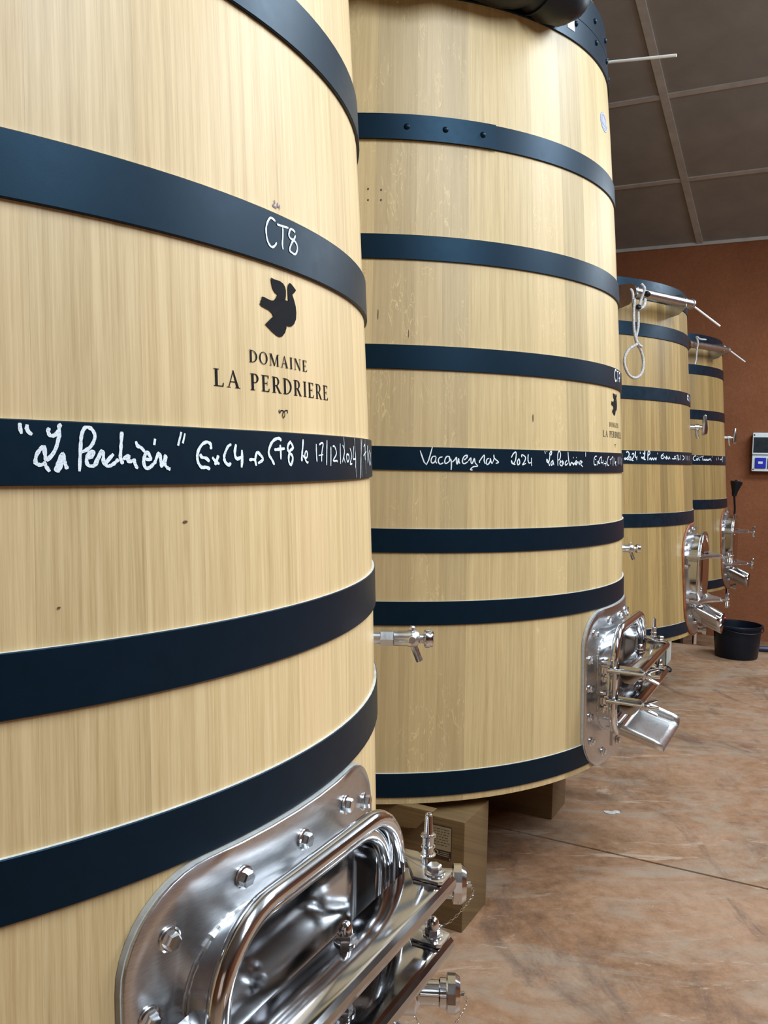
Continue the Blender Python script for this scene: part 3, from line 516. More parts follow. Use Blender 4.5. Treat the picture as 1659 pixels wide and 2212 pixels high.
def hatch_wide(root, sh):
    """wide curved manway with two clamping bars, spout, valves"""
    X, Y, Z = Vector((1, 0, 0)), Vector((0, 1, 0)), Vector((0, 0, 1))
    def on(a, z, off): r = sh.r(z) + off; return Vector((math.sqrt(max(r * r - a * a, 0)), a, z))
    out = rrect(0.336, 0.302, 0.135, 0.646, 10, 6); weld = rrect(0.248, 0.192, 0.105, 0.66, 10, 6)
    # backing gasket, then the curved plate
    g = MB(); o2 = rrect(0.338, 0.304, 0.137, 0.646, 10, 6)
    loft(g, [[on(a, z, 0.0005) for a, z in o2], [on(a, z, 0.0085) for a, z in o2], [on(a, z, 0.0085) for a, z in weld]])
    gk = g.build('gasket', 'gasket', root, 40)
    mb = MB(); rings = [[on(a, z, 0.006) for a, z in out], [on(a, z, 0.0125) for a, z in out]]
    ins = lambda k: [((1 - k) * o[0] + k * i[0], (1 - k) * o[1] + k * i[1]) for o, i in zip(out, weld)]
    for k in (0.012, 0.2, 0.4, 0.6, 0.8, 1.0): rings.append([on(a, z, 0.0135) for a, z in ins(k)])
    loft(mb, rings); plate = mb.build('hatch_plate', 'brushed', root, 40)
    for ph, z in [(-15.3, .767), (-15.3, .66), (-15.3, .553), (-13.7, .862), (-6.9, .896), (0.6, .896), (8.4, .896), (13.7, .862), (15.3, .767), (15.3, .66), (15.3, .553), (-14.6, .455), (14.6, .455), (-9.6, .392), (-1, .392), (8, .392)]:
        ax = Vector((math.cos(rad(ph)), math.sin(rad(ph)), 0)); hexbolt(plate, sh.p(ph, z, 0.0135), ax)
    RP = 1.185
    rimo = rrect(0.262, 0.205, 0.115, 0.677, 10, 6)
    # weld bead
    mb = MB(); rn = random.Random(4); path = [on(a, z, 0.0145) for a, z in rrect(0.2495, 0.1935, 0.106, 0.66, 30, 20)]
    mb.tube(path, [0.0026 + rn.uniform(-0.0008, 0.0009) for _ in path], 6, True); mb.build('weld_bead', 'satin', plate, 0)
    # neck and rim
    mb = MB(); rim1 = [Vector((RP - 0.004, a, z)) for a, z in rimo]
    wl = [on(a, z, 0.0135) for a, z in weld]
    loft(mb, [wl, [p.lerp(q, 0.5) for p, q in zip(wl, rim1)], rim1]); neck = mb.build('hatch_neck', 'chrome', root, 40)
    mb = MB(); mb.tube([Vector((RP, a, z)) for a, z in rimo], 0.0165, 12, True); mb.build('rim', 'chrome', neck, 60)
    ri2 = rrect(0.238, 0.181, 0.1, 0.677, 10, 6)
    mb = MB(); mb.tube([Vector((RP - 0.016, a, z)) for a, z in ri2], 0.016, 12, True); mb.build('inner_rim', 'chrome', neck, 60)
    ri3 = rrect(0.224, 0.167, 0.09, 0.677, 10, 6)
    mb = MB(); loft(mb, [[Vector((RP - 0.012, a, z)) for a, z in ri3], [Vector((RP - 0.043, a, z)) for a, z in ri3]])
    k = len(ri3); mb.add([Vector((RP - 0.043, a, z)) for a, z in ri3], [tuple(range(k))]); mb.build('door_panel', 'mirror', neck, 40)
    # clamping bars
    prof = [(1.207, 0), (1.281, 0), (1.2885, -0.002), (1.2945, -0.008), (1.297, -0.016), (1.2945, -0.026), (1.262, -0.064), (1.226, -0.064), (1.207, -0.03)]
    for bi, zb in enumerate((0.757, 0.641)):
        mb = MB(); mb.prism(prof, (0, 0, zb), X, Z, Y, -0.278, 0.286)
        bar = mb.build('clamp_bar', 'mirror', root, 25, bevel=0.0012)
        acorn(bar, (1.228, 0.0, zb))
        # hinge strap on the right
        mb = MB(); pl = [(1.155, .283), (1.155, .322), (1.20, .325), (1.245, .292), (1.287, .283), (1.289, .277), (1.289, .238), (1.283, .232), (1.235, .232), (1.195, .285)]
        mb.prism(pl, (0, 0, zb), X, Y, Z, 0.0005, 0.0065); st = mb.build('hinge_strap', 'chrome', bar, 30, bevel=0.0015)
        if bi == 0: hexbolt(bar, (1.262, 0.262, zb + 0.0065), Z, 0.0135, 0.012, 0.02)
        else: acorn(bar, (1.262, 0.262, zb + 0.0065))
        mb = MB(); hz = zb - 0.02
        for dz in (-0.02, 0.02): mb.prism([(1.14, .25), (1.18, .25), (1.18, .32), (1.165, .332), (1.15, .332), (1.14, .32)], (0, 0, hz + dz), X, Y, Z, -0.003, 0.003)
        mb.cyl((1.163, .308, hz - 0.04), (1.163, .308, hz + 0.042), 0.009, 14); mb.build('hinge_lug', 'chrome', neck, 35)
        # eye bolt and wing nut on the left
        mb = MB()
        for dz in (-0.019, 0.019): mb.prism([(1.135, -.245), (1.175, -.245), (1.175, -.30), (1.163, -.315), (1.147, -.315), (1.135, -.30)], (0, 0, hz + dz), X, Y, Z, -0.003, 0.003)
        mb.cyl((1.155, -.295, hz - 0.045), (1.155, -.295, hz + 0.03), 0.0075, 12)
        mb.hexa((1.155, -.295, hz + 0.023), Z, 0.013, 0.01, 0.002); mb.lathe((1.155, -.295, hz - 0.034), Z, [(0.013, 0), (0.013, 0.008)], 14)
        mb.build('eye_lug', 'chrome', neck, 35)
        mb = MB(); mb.cyl((1.155, -.295, hz - 0.011), (1.155, -.295, hz + 0.011), 0.0135, 16); mb.cyl((1.16, -.295, hz), (1.357, -.295, hz), 0.0062, 12); mb.cyl((1.168, -.295, hz), (1.215, -.295, hz), 0.0085, 12)
        rod = mb.build('eye_bolt', 'chrome', root, 40)
        mb = MB(); mb.lathe((1.298, -.295, hz), X, [(0.017, 0), (0.017, 0.004), (0.0125, 0.006), (0.0125, 0.02), (0.010, 0.026)], 14)
        for s, t in ((1, 0.35), (-1, 0.35)):
            mb.tube([Vector((1.308, -.295, hz + s * 0.006)), Vector((1.320, -.295 + 0.004, hz + s * 0.016)), Vector((1.352, -.295 + 0.008, hz + s * 0.028))], [0.008, 0.0075, 0.0055], 8)
        mb.build('wing_nut', 'chrome', rod, 45)
    # pin standing on the upper hinge
    mb = MB(); px, py = 1.222, 0.322
    mb.lathe((px, py, 0.7635), Z, [(0.015, 0), (0.015, 0.002), (0.0105, 0.003), (0.0105, 0.014), (0.0135, 0.015), (0.0135, 0.018), (0.0105, 0.019), (0.0105, 0.034), (0.0145, 0.036), (0.0145, 0.039), (0.009, 0.041)], 18)
    prof2 = [(0.009, 0.0)]
    for i in range(9): prof2 += [(0.0088 - i * 0.0002, 0.002 + i * 0.0042), (0.0076 - i * 0.0002, 0.0055 + i * 0.0042)]
    prof2 += [(0.0062, 0.041), (0.003, 0.043)]
    mb.lathe((px, py, 0.803), Vector((0.02, -0.05, 1)), prof2, 14); mb.build('hinge_pin', 'chrome', root, 40)
    # spout tray
    mb = MB(); th = 0.003
    def tray(a0, a1, r0, r1, z0, z1, hh):
        prof = []
        return
    F = lambda r: 0.474 - (r - 1.17) * 0.245
    A0, A1, r0, r1 = -0.2, 0.2, 1.17, 1.362
    vs = []; fs = []
    rows = [r0 + (r1 - r0) * i / 6 for i in range(7)]
    def sect(r, k):
        h = 0.05 * (1 - 0.25 * k) if k < 0.99 else 0.034
        z = F(r); c = 0.018
        return [(A0, z + h), (A0, z + c), (A0 + 0.005, z + 0.005), (A0 + c, z), (A1 - c, z), (A1 - 0.005, z + 0.005), (A1, z + c), (A1, z + h)]
    for i, r in enumerate(rows):
        s = sect(r, i / 6)
        vs += [Vector((r, a, z)) for a, z in s]
    m = 8
    fs = [(i * m + k, i * m + k + 1, (i + 1) * m + k + 1, (i + 1) * m + k) for i in range(6) for k in range(m - 1)]
    mb.add(vs, fs); ch = mb.build('spout', 'satin', root, 40)
    md = ch.modifiers.new('thickness', 'SOLIDIFY'); md.thickness = 0.003; md.offset = 0
    mb = MB()
    for a in (A0 - 0.004, A1 + 0.004): mb.box((1.172, a, 0.455), (0.006, 0.003, 0.03))
    mb.build('spout_hook', 'satin', ch, 0, bevel=0.001)
    # two outlet valves right of the hatch
    ax = Vector((math.cos(rad(25)), math.sin(rad(25)), 0))
    for vi, (z, R0) in enumerate(((0.595, 1.0), (0.347, 1.15))):
        s0 = sh.r(z); mb = MB(); o = ax * s0 + Vector((0, 0, z))
        if vi == 0: mb.lathe(o, ax, [(0.034, -0.002), (0.034, 0.008), (0.021, 0.009), (0.021, 0.055), (0.028, 0.058), (0.028, 0.085), (0.022, 0.09), (0.022, 0.138), (0.031, 0.141), (0.031, 0.17)], 28)
        else: mb.lathe(o, ax, [(0.036, -0.002), (0.036, 0.008), (0.024, 0.009), (0.024, 0.03), (0.043, 0.034), (0.046, 0.038), (0.046, 0.086), (0.043, 0.09), (0.026, 0.098), (0.026, 0.138), (0.031, 0.141), (0.031, 0.16)], 28)
        v = mb.build('outlet_valve', 'chrome', root, 35)
        c0 = o + ax * (0.166 if vi == 0 else 0.154)
        mb = MB(); mb.lathe(c0, ax, [(0.034, 0), (0.041, 0.003), (0.041, 0.02), (0.034, 0.03), (0.012, 0.032), (0.006, 0.033), (0.006, 0.04), (0.002, 0.043)], 12); cap = mb.build('valve_cap', 'chrome', v, 25)
        side = Vector((-ax.y, ax.x, 0))
        e = c0 + ax * 0.041; s = o + ax * 0.09 - side * 0.02 + Vector((0, 0, -0.018))
        chain(v, [tuple(e), tuple(e + Vector((0, 0, -0.03)) + ax * 0.002), tuple((e + s) / 2 + Vector((0, 0, -0.075 if vi == 0 else -0.085)) - side * 0.01), tuple(s + Vector((0, 0, -0.03))), tuple(s)], 26)
        if vi == 1:
            mb = MB(); b = o + ax * 0.062; mb.lathe(b + Vector((0, 0, 0.04)), Z, [(0.02, 0), (0.034, 0.006), (0.034, 0.012), (0.02, 0.018), (0.0165, 0.02), (0.0165, 0.06), (0.0175, 0.061), (0.0175, 0.07)], 20)
            mb.build('valve_stem', 'chrome', v, 35)
        else:
            mb = MB(); b = o + ax * 0.07; mb.tube([b + Vector((0, 0, -0.02)), b + Vector((0, 0, -0.045)), b + Vector((0, 0, -0.05)) + ax * 0.05], 0.006, 10); mb.build('valve_lever', 'chrome', v, 40)

def sample_tap(root, sh, phi, z, k=1.0):
    ax = Vector((math.cos(rad(phi)), math.sin(rad(phi)), 0)); o = sh.p(phi, z, -0.004); Z = Vector((0, 0, 1))
    mb = MB(); mb.lathe(o, ax, [(0.0125 * k, 0), (0.0125 * k, 0.018 * k)], 18); mb.hexa(o + ax * 0.017 * k, ax, 0.0165 * k, 0.027 * k, 0.002)
    mb.lathe(o + ax * 0.044 * k, ax, [(0.0155 * k, 0), (0.0155 * k, 0.028 * k), (0.0175 * k, 0.032 * k), (0.0178 * k, 0.042 * k), (0.014 * k, 0.05 * k), (0.0095 * k, 0.053 * k), (0.0095 * k, 0.064 * k)], 22)
    c = o + ax * 0.081 * k
    mb.lathe(c + Z * 0.014 * k, Z, [(0.004 * k, 0), (0.004 * k, 0.004 * k), (0.0065 * k, 0.005 * k), (0.0065 * k, 0.009 * k), (0.004 * k, 0.0115 * k)], 14)
    t = mb.build('sample_tap', 'satin', root, 35)
    side = Vector((ax.y, -ax.x, 0))
    mb = MB(); mb.lathe(c + side * 0.012 * k, side, [(0.0085 * k, 0), (0.0085 * k, 0.0055 * k), (0.007 * k, 0.007 * k)], 18); mb.build('side_plug', 'satin', t, 35)
    mb = MB(); mb.tube([c, c + ax * 0.006 * k - Z * 0.02 * k, c + ax * 0.017 * k - Z * 0.046 * k], 0.0072 * k, 14); mb.build('tap_spout', 'satin', t, 50)
    mb = MB(); mb.lathe(o + ax * 0.106 * k, ax, [(0.016 * k, 0), (0.0185 * k, 0.002 * k), (0.0185 * k, 0.01 * k), (0.0172 * k, 0.012 * k), (0.0172 * k, 0.017 * k), (0.012 * k, 0.019 * k)], 20); mb.build('tap_knob', 'chrome', t, 35)

def find(root, ref):
    for c in root.children:
        if c.data is ref.data: return c

def heads(root, sh, zb, zt, mat):
    for nm, z in (('bottom_head', zb), ('top_head', zt)):
        mb = MB(); r = sh.r(z) - 0.02; mb.lathe((0, 0, z - 0.02), (0, 0, 1), [(r, 0), (r, 0.04)], 64)
        mb.build(nm, mat, root, 30, uv=lambda c: (c.x, c.y))

# ============================ the two pale vats
C1 = Vector((-1.13486, 1.87204, 0)); C2 = Vector((-0.05133, 3.97923, 0))
vat8 = empty('oak_vat', C1, AZ)
tag(vat8, 'nearest pale oak vat at left, chalk CT8 on its hoop, cut off by the frame', 'vat', 'oak vats in a row')
staves(vat8, NEW, 0.345, 3.30, 'oak', 11, 4.2, 8.6)
heads(vat8, NEW, 0.43, 3.2, 'oak')
HZ = dict(A=(2.655, 2.571), B=(2.2552, 2.1721), C=(1.8886, 1.8072), D=(1.5505, 1.4716), E=(1.2763, 1.1957), F=(1.0327, 0.9522), G=(0.451, 0.3683), H=(3.163, 3.065), I=(3.29, 3.1635))
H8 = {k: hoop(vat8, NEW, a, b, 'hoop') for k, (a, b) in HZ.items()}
for ph in (-57.0, -49.7, -42.2): rivet(H8['A'], NEW, ph, 2.626 - 0.013, 'hoop', off=0.010)
mb = MB(); vs = []; fs = []   # overlapping end of the riveted hoop
cols = [-75 + 35.6 * i / 14 for i in range(15)]
for ph in cols: vs += [NEW.p(ph, 2.571, 0.004), NEW.p(ph, 2.571, 0.0115), NEW.p(ph, 2.655, 0.0115), NEW.p(ph, 2.655, 0.004)]
for i in range(14):
    for k in range(3): fs.append((i * 4 + k, (i + 1) * 4 + k, (i + 1) * 4 + k + 1, i * 4 + k + 1))
fs.append((14 * 4, 14 * 4 + 1, 14 * 4 + 2, 14 * 4 + 3))
mb.add(vs, fs); mb.build('hoop_lap', 'hoop', H8['A'], 40)
for ph in (-15.0, -4.4, 5.8, 16.0, 26.0):
    rivet(H8['H'], NEW, ph, 3.135, 'hoop'); rivet(H8['I'], NEW, ph, 3.218, 'hoop')
hatch_wide(vat8, NEW)
sample_tap(vat8, NEW, 29.0, 1.112, 1.1)
lettering(vat8, NEW, 'DOMAINE', -4.3, 4.12, 1.6522, 0.0183, 'print_small')
lettering(vat8, NEW, 'LA PERDRIERE', -8.25, 8.2, 1.6108, 0.0249, 'print_large')
mb = MB(); mb.add([NEW.p(a, z, 0.0007) for a, z in BIRD[0]], [tuple(range(len(BIRD[0])))]); bird = mb.build('bird_emblem', 'ink', vat8, 0)
ribbons(vat8, NEW, ORNAMENT, 0.0017, 0.0007, 'ink', 'ornament')

mb = MB()
mb.prism([(-0.62, 0.345), (0.76, 0.345), (0.70, 0.275), (0.66, 0.268), (-0.55, 0.268), (-0.62, 0.29)], (0, 0, 0), (1, 0, 0), (0, 0, 1), (0, 1, 0), -0.95, -0.912)
mb.build('base_joist', 'oak_beam', vat8, 30, bevel=0.004, uv=lambda c: (c.z * 0.6 + c.y, c.x))
for t0, t1 in ((-0.5, -0.42), (-0.04, 0.04), (0.42, 0.5)):
    mb = MB(); mb.box((0, (t0 + t1) / 2, 0.3405), (0.85, (t1 - t0) / 2, 0.028)); mb.build('base_joist', 'oak_beam', vat8, 30, bevel=0.004, uv=lambda c: (c.z + c.y, c.x))

vat7 = copy_tree(vat8); vat7.location = C2
for ch in vat7.children:
    if ch.name.startswith('stave'): ch.material_slots[0].link = 'OBJECT'; ch.material_slots[0].material = M['oak_fleck']
tag(vat7, 'tall pale oak vat second from the left, chalk reading Vacqueyras on its hoop', 'vat', 'oak vats in a row')
# own writing of each
ribbons(H8['C'], NEW, CHALK_CT8, 0.0036, 0.0067, 'chalk', 'chalk_number', jit=0.15)
ribbons(H8['D'], NEW, CHALK_CT8_LINE[:36], 0.0046, 0.0067, 'chalk', 'chalk_line', jit=0.22, seed=3)
ribbons(H8['D'], NEW, CHALK_CT8_LINE[36:-4], 0.0032, 0.0068, 'chalk', 'chalk_line', jit=0.15, seed=5)
ribbons(H8['D'], NEW, CHALK_CT8_LINE[-4:], 0.0042, 0.0068, 'chalk', 'chalk_line', jit=0.15, seed=5)
ribbons(H8['D'], NEW, [[(11.0, 1.549), (11.2, 1.53)], [(14.5, 1.549), (14.8, 1.475)], [(17.0, 1.549), (17.2, 1.475)], [(19.5, 1.549), (19.5, 1.48)]], 0.004, 0.0064, 'chalk_faint', 'chalk_smear')
ribbons(vat8, NEW, PEN_24, 0.0022, 0.0006, 'pen', 'pen_number')
ribbons(find(vat7, H8['C']), NEW, CHALK_CT7, 0.0075, 0.0067, 'chalk', 'chalk_number')
ribbons(find(vat7, H8['D']), NEW, CHALK_CT7_LINE, 0.0040, 0.0067, 'chalk', 'chalk_line', jit=0.12)
# oval sticker near the top of the second vat
mb = MB(); oc = [(3.1 * math.cos(t), 2.857 + 0.036 * math.sin(t)) for t in [2 * PI * i / 40 for i in range(40)]]
mb.add([NEW.p(a, z, 0.0006) for a, z in oc], [tuple(range(40))]); st = mb.build('sticker', 'lilac', vat7, 0)
ribbons(st, NEW, [[(-2.1, 2.872), (-1.2, 2.846), (-0.6, 2.873), (0.1, 2.845), (0.8, 2.868), (1.5, 2.848), (2.2, 2.866)], [(-1.6, 2.838), (1.6, 2.838)]], 0.004, 0.001, 'white', 'sticker_print')
ribbons(st, NEW, [[(2.75 * math.cos(t), 2.857 + 0.032 * math.sin(t)) for t in [2 * PI * i / 24 for i in range(25)]]], 0.002, 0.001, 'white', 'sticker_border')
# white paper tag under the roll
mb = MB(); mb.add([NEW.p(a, z, 0.0075) for a, z in ((-18.6, 3.10), (-15.8, 3.10), (-15.8, 3.142), (-17.4, 3.147), (-18.6, 3.13))], [(0, 1, 2, 3, 4)]); mb.build('paper_tag', 'white', find(vat7, H8['H']), 0)
# thin rod sticking out of the top of the second vat
mb = MB(); mb.tube([Vector((0.85, 0.46, 3.297)), Vector((1.19, 0.46, 3.268))], 0.0065, 10); mb.build('overflow_rod', 'whiterod', vat7, 60)

# black roll over the rim of the second vat
mb = MB(); path = []; rs = []
N = 40
for i in range(N + 1):
    ph = -140 + (140 - 18.5) * i / N; r = NEW.r(3.19) + 0.078
    path.append(Vector((r * math.cos(rad(ph)), r * math.sin(rad(ph)), 3.158 + 0.010 * math.sin(i * 1.3)))); rs.append(0.105 + 0.004 * math.sin(i * 2.1))
rs[-1] = 0.03; rs[-2] = 0.075; rs[-3] = 0.098
mb.tube(path, rs, 20); sl = mb.build('rim_roll', 'rubber', vat7, 60); sl['label'] = 'black padded roll'
k = N - 4
mb = MB(); t = (path[k + 1] - path[k]).normalized(); mb.lathe(path[k] - t * 0.006, t, [(0.1, 0), (0.1125, 0.003), (0.1125, 0.009), (0.1, 0.012)], 28); mb.build('roll_band', 'rubber', sl, 60)
# knots, cracks and filled nail holes in the oak
def knot(root, sh, phi, z, a, b):
    mb = MB(); mb.add([sh.p(phi + math.degrees(a * math.cos(t) / sh.R), z + b * math.sin(t), 0.0004) for t in [2 * PI * i / 12 for i in range(12)]], [tuple(range(12))]); return mb.build('knot', 'knot', root, 0)
knot(vat8, NEW, -11.21, 1.4204, 0.0042, 0.0018); knot(vat8, NEW, -20.69, 1.3224, 0.0022, 0.0014)
knot(vat7, NEW, -31.2, 1.662, 0.0026, 0.014)
for ph, z in ((-63.9, 2.404), (-61.5, 2.402), (-63.86, 2.367), (-61.5, 2.368)): knot(vat7, NEW, ph, z, 0.0035, 0.0035)
knot(vat7, NEW, -61.6, 1.987, 0.0016, 0.018); knot(vat7, NEW, -56.1, 1.926, 0.0014, 0.014)

# ============================ the two older vats
P3 = Vector((1.01498, 6.55288, 0)); P4 = Vector((2.23116, 9.18186, 0))
vat6 = empty('oak_vat', P3, AZ)
tag(vat6, 'darker aged oak vat third in the row, rope looped on its top rail', 'vat', 'oak vats in a row')
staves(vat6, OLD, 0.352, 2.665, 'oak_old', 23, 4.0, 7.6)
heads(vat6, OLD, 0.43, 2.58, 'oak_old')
HO = dict(A=(2.673, 2.545), B=(2.398, 2.312), C=(1.995, 1.911), D=(1.589, 1.505), E=(1.190, 1.104), F=(0.457, 0.380))
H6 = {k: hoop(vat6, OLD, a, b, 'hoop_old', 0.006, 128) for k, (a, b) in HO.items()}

def hatch_tall(root, sh):
    X, Y, Z = Vector((1, 0, 0)), Vector((0, 1, 0)), Vector((0, 0, 1))
    def on(a, z, off): r = sh.r(z) + off; return Vector((math.sqrt(max(r * r - a * a, 0)), a, z))
    out = rrect(0.262, 0.372, 0.2, 0.718, 12, 5); weld = rrect(0.2, 0.245, 0.185, 0.785, 12, 5)
    mb = MB(); rings = [[on(a, z, 0.004) for a, z in out], [on(a, z, 0.012) for a, z in out]]
    for k in (0.02, 0.5, 1.0): rings.append([on((1 - k) * o[0] + k * i[0], (1 - k) * o[1] + k * i[1], 0.0125) for o, i in zip(out, weld)])
    loft(mb, rings); plate = mb.build('hatch_plate', 'brushed', root, 40)
    mb = MB(); mb.tube([on(a * 1.02, 0.718 + (z - 0.718) * 1.015, 0.004) for a, z in out], 0.0075, 8, True); mb.build('sealant', 'sealant', root, 60)
    for i in range(0, len(out), 5):
        a, z = out[i]; a2, z2 = weld[i]; q = on(a * 0.6 + a2 * 0.4, z * 0.6 + z2 * 0.4, 0.0125); hexbolt(plate, q, Vector((q.x, q.y, 0)), 0.012, 0.01, 0.015)
    RP = 1.35
    rimo = rrect(0.205, 0.25, 0.19, 0.785, 12, 5)
    mb = MB(); wl = [on(a, z, 0.0125) for a, z in weld]; loft(mb, [wl, [Vector((RP, a, z)) for a, z in rimo]]); neck = mb.build('hatch_neck', 'chrome', root, 40)
    mb = MB(); mb.tube([Vector((RP, a, z)) for a, z in rimo], 0.014, 10, True); mb.build('rim', 'chrome', neck, 60)
    mb = MB(); ri = rrect(0.195, 0.24, 0.18, 0.785, 12, 5); k = len(ri); mb.add([Vector((RP - 0.004, a, z)) for a, z in ri], [tuple(range(k))]); ri2 = rrect(0.15, 0.19, 0.14, 0.785, 12, 5)
    mb.add([Vector((RP + 0.018, a, z)) for a, z in ri2], [tuple(range(k))]); loft(mb, [[Vector((RP - 0.004, a, z)) for a, z in ri], [Vector((RP + 0.018, a, z)) for a, z in ri2]])
    mb.build('door_panel', 'mirror', neck, 30)
    for zc in (0.885, 0.585):
        mb = MB(); pl = [(1.27, -0.235), (1.36, -0.235), (1.40, -0.12), (1.475, -0.035), (1.475, 0.035), (1.40, 0.12), (1.36, 0.235), (1.27, 0.235), (1.27, 0.21), (1.345, 0.2), (1.365, 0.1), (1.385, 0.0), (1.365, -0.1), (1.345, -0.2), (1.27, -0.21)]
        mb.prism(pl, (0, 0, zc), X, Y, Z, -0.011, 0.011); br = mb.build('clamp_bridge', 'satin', root, 30, bevel=0.003)
        mb = MB(); mb.cyl((1.37, 0, zc), (1.52, 0, zc), 0.0095, 12); mb.lathe((1.505, 0, zc), X, [(0.016, 0), (0.02, 0.006), (0.02, 0.018), (0.012, 0.026)], 14)
        for k in range(4):
            t = PI / 4 + k * PI / 2; e = Vector((1.518, 0.055 * math.cos(t), zc + 0.055 * math.sin(t))); mb.tube([Vector((1.516, 0, zc)), e], [0.010, 0.013], 8)
        mb.build('clamp_screw', 'chrome', br, 45)
    # rounded scoop below the door
    mb = MB(); vs = []; m = 13
    for i in range(8):
        k = i / 7; n0 = 1.30 + 0.19 * k; zc = 0.56 - 0.09 * k; rr = 0.15 - 0.012 * k
        for j in range(m):
            t = PI + PI * j / (m - 1); vs.append(Vector((n0, rr * math.cos(t), zc + rr * 0.85 * math.sin(t))))
    mb.add(vs, [(i * m + j, i * m + j + 1, (i + 1) * m + j + 1, (i + 1) * m + j) for i in range(7) for j in range(m - 1)])
    sp = mb.build('spout', 'mirror', root, 50); md = sp.modifiers.new('thickness', 'SOLIDIFY'); md.thickness = 0.004
    # outlet fitting under the scoop
    mb = MB(); mb.lathe((1.24, 0.2, 0.33), X, [(0.03, 0), (0.03, 0.05), (0.022, 0.055), (0.022, 0.1), (0.034, 0.103), (0.034, 0.13), (0.01, 0.133)], 18); mb.cyl((1.29, 0.2, 0.33), (1.29, 0.2, 0.22), 0.016, 12); mb.build('outlet_valve', 'chrome', root, 35)
hatch_tall(vat6, OLD)

def lever_tap(root, sh, phi, z):
    ax = Vector((math.cos(rad(phi)), math.sin(rad(phi)), 0)); o = sh.p(phi, z, -0.004); Z = Vector((0, 0, 1))
    mb = MB(); mb.lathe(o, ax, [(0.03, 0), (0.03, 0.006), (0.018, 0.008), (0.018, 0.04), (0.024, 0.044), (0.024, 0.07), (0.014, 0.074), (0.014, 0.1)], 18)
    mb.tube([o + ax * 0.055, o + ax * 0.055 - Z * 0.05, o + ax * 0.066 - Z * 0.08], 0.012, 10); t = mb.build('lever_tap', 'satin', root, 40)
    side = Vector((-ax.y, ax.x, 0)); mb = MB()
    mb.prism([(-0.004, -0.055), (0.016, -0.06), (0.034, -0.045), (0.036, -0.01), (0.03, 0.04), (0.024, 0.085), (0.012, 0.09), (0.004, 0.07), (0.0, 0.01)], o + ax * 0.092, ax, Z, side, -0.03, 0.03); mb.build('lever', 'chrome', t, 35, bevel=0.004)
lever_tap(vat6, OLD, 14.0, 1.775)
# ladder rail on two brackets at the top
A3 = -24.0; er = Vector((math.cos(rad(A3)), math.sin(rad(A3)), 0)); et = Vector((-er.y, er.x, 0)); ez = Vector((0, 0, 1))
mb = MB(); c = er * 1.28 + ez * 2.545 - et * 0.13; mb.cyl(c - et * 0.31, c + et * 0.32, 0.028, 20); mb.lathe(c + et * 0.315, et, [(0.0335, 0), (0.0335, 0.008)], 20); rail = mb.build('ladder_rail', 'satin', vat6, 40)
for s in (-0.42, 0.10):
    mb = MB(); mb.prism([(1.08, 0.055), (1.26, 0.05), (1.305, 0.02), (1.305, -0.03), (1.25, -0.075), (1.08, -0.11)], et * s + ez * 2.545, er, ez, et, -0.004, 0.004); mb.build('bracket', 'satin', rail, 30)
mb = MB(); mb.tube([Vector((1.12, 0.50, 2.69)), Vector((1.30, 0.735, 2.555))], 0.008, 10); mb.build('overflow_rod', 'whiterod', vat6, 60)

vat5 = copy_tree(vat6); K4 = 1.287 / 1.232
vat5.location = (P4.x, P4.y, -0.068); vat5.scale = (K4, K4, K4)
tag(vat5, 'farthest aged oak vat in the row, next to the terracotta wall', 'vat', 'oak vats in a row')
ribbons(H6['D'], OLD, CHALK_CT6_LINE, 0.0065, 0.0068, 'chalk', 'chalk_line', jit=0.1)
ribbons(H6['C'], OLD, CHALK_CT6, 0.010, 0.0068, 'chalk', 'chalk_number')
ribbons(find(vat5, H6['D']), OLD, CHALK_FOURTH_LINE, 0.0075, 0.0068, 'chalk', 'chalk_line', jit=0.1)
# black nozzle hooked at the edge of the farthest vat
noz = empty('hose_nozzle', vat5.location + (FN * 1.36 + FT * 0.30), AZ); noz.location.z = 1.19
tag(noz, 'black hose nozzle hung on the side of the farthest vat', 'nozzle')
mb = MB(); mb.lathe((0, 0, 0), (0.12, 0, 1), [(0.022, 0), (0.03, 0.05), (0.058, 0.13), (0.06, 0.15), (0.03, 0.155)], 16); nb = mb.build('nozzle_body', 'rubber', noz, 40)
mb = MB(); mb.lathe((0.02, 0.0, 0.15), (0.3, 0, 1), [(0.02, 0), (0.026, 0.012), (0.01, 0.02)], 12); mb.build('nozzle_tip', 'chrome', nb, 40)
mb = MB(); mb.tube([Vector((0, 0, 0.02)), Vector((0.012, 0.01, -0.12)), Vector((0.01, 0.02, -0.3))], 0.010, 8); mb.build('nozzle_stem', 'rubber', noz, 50)

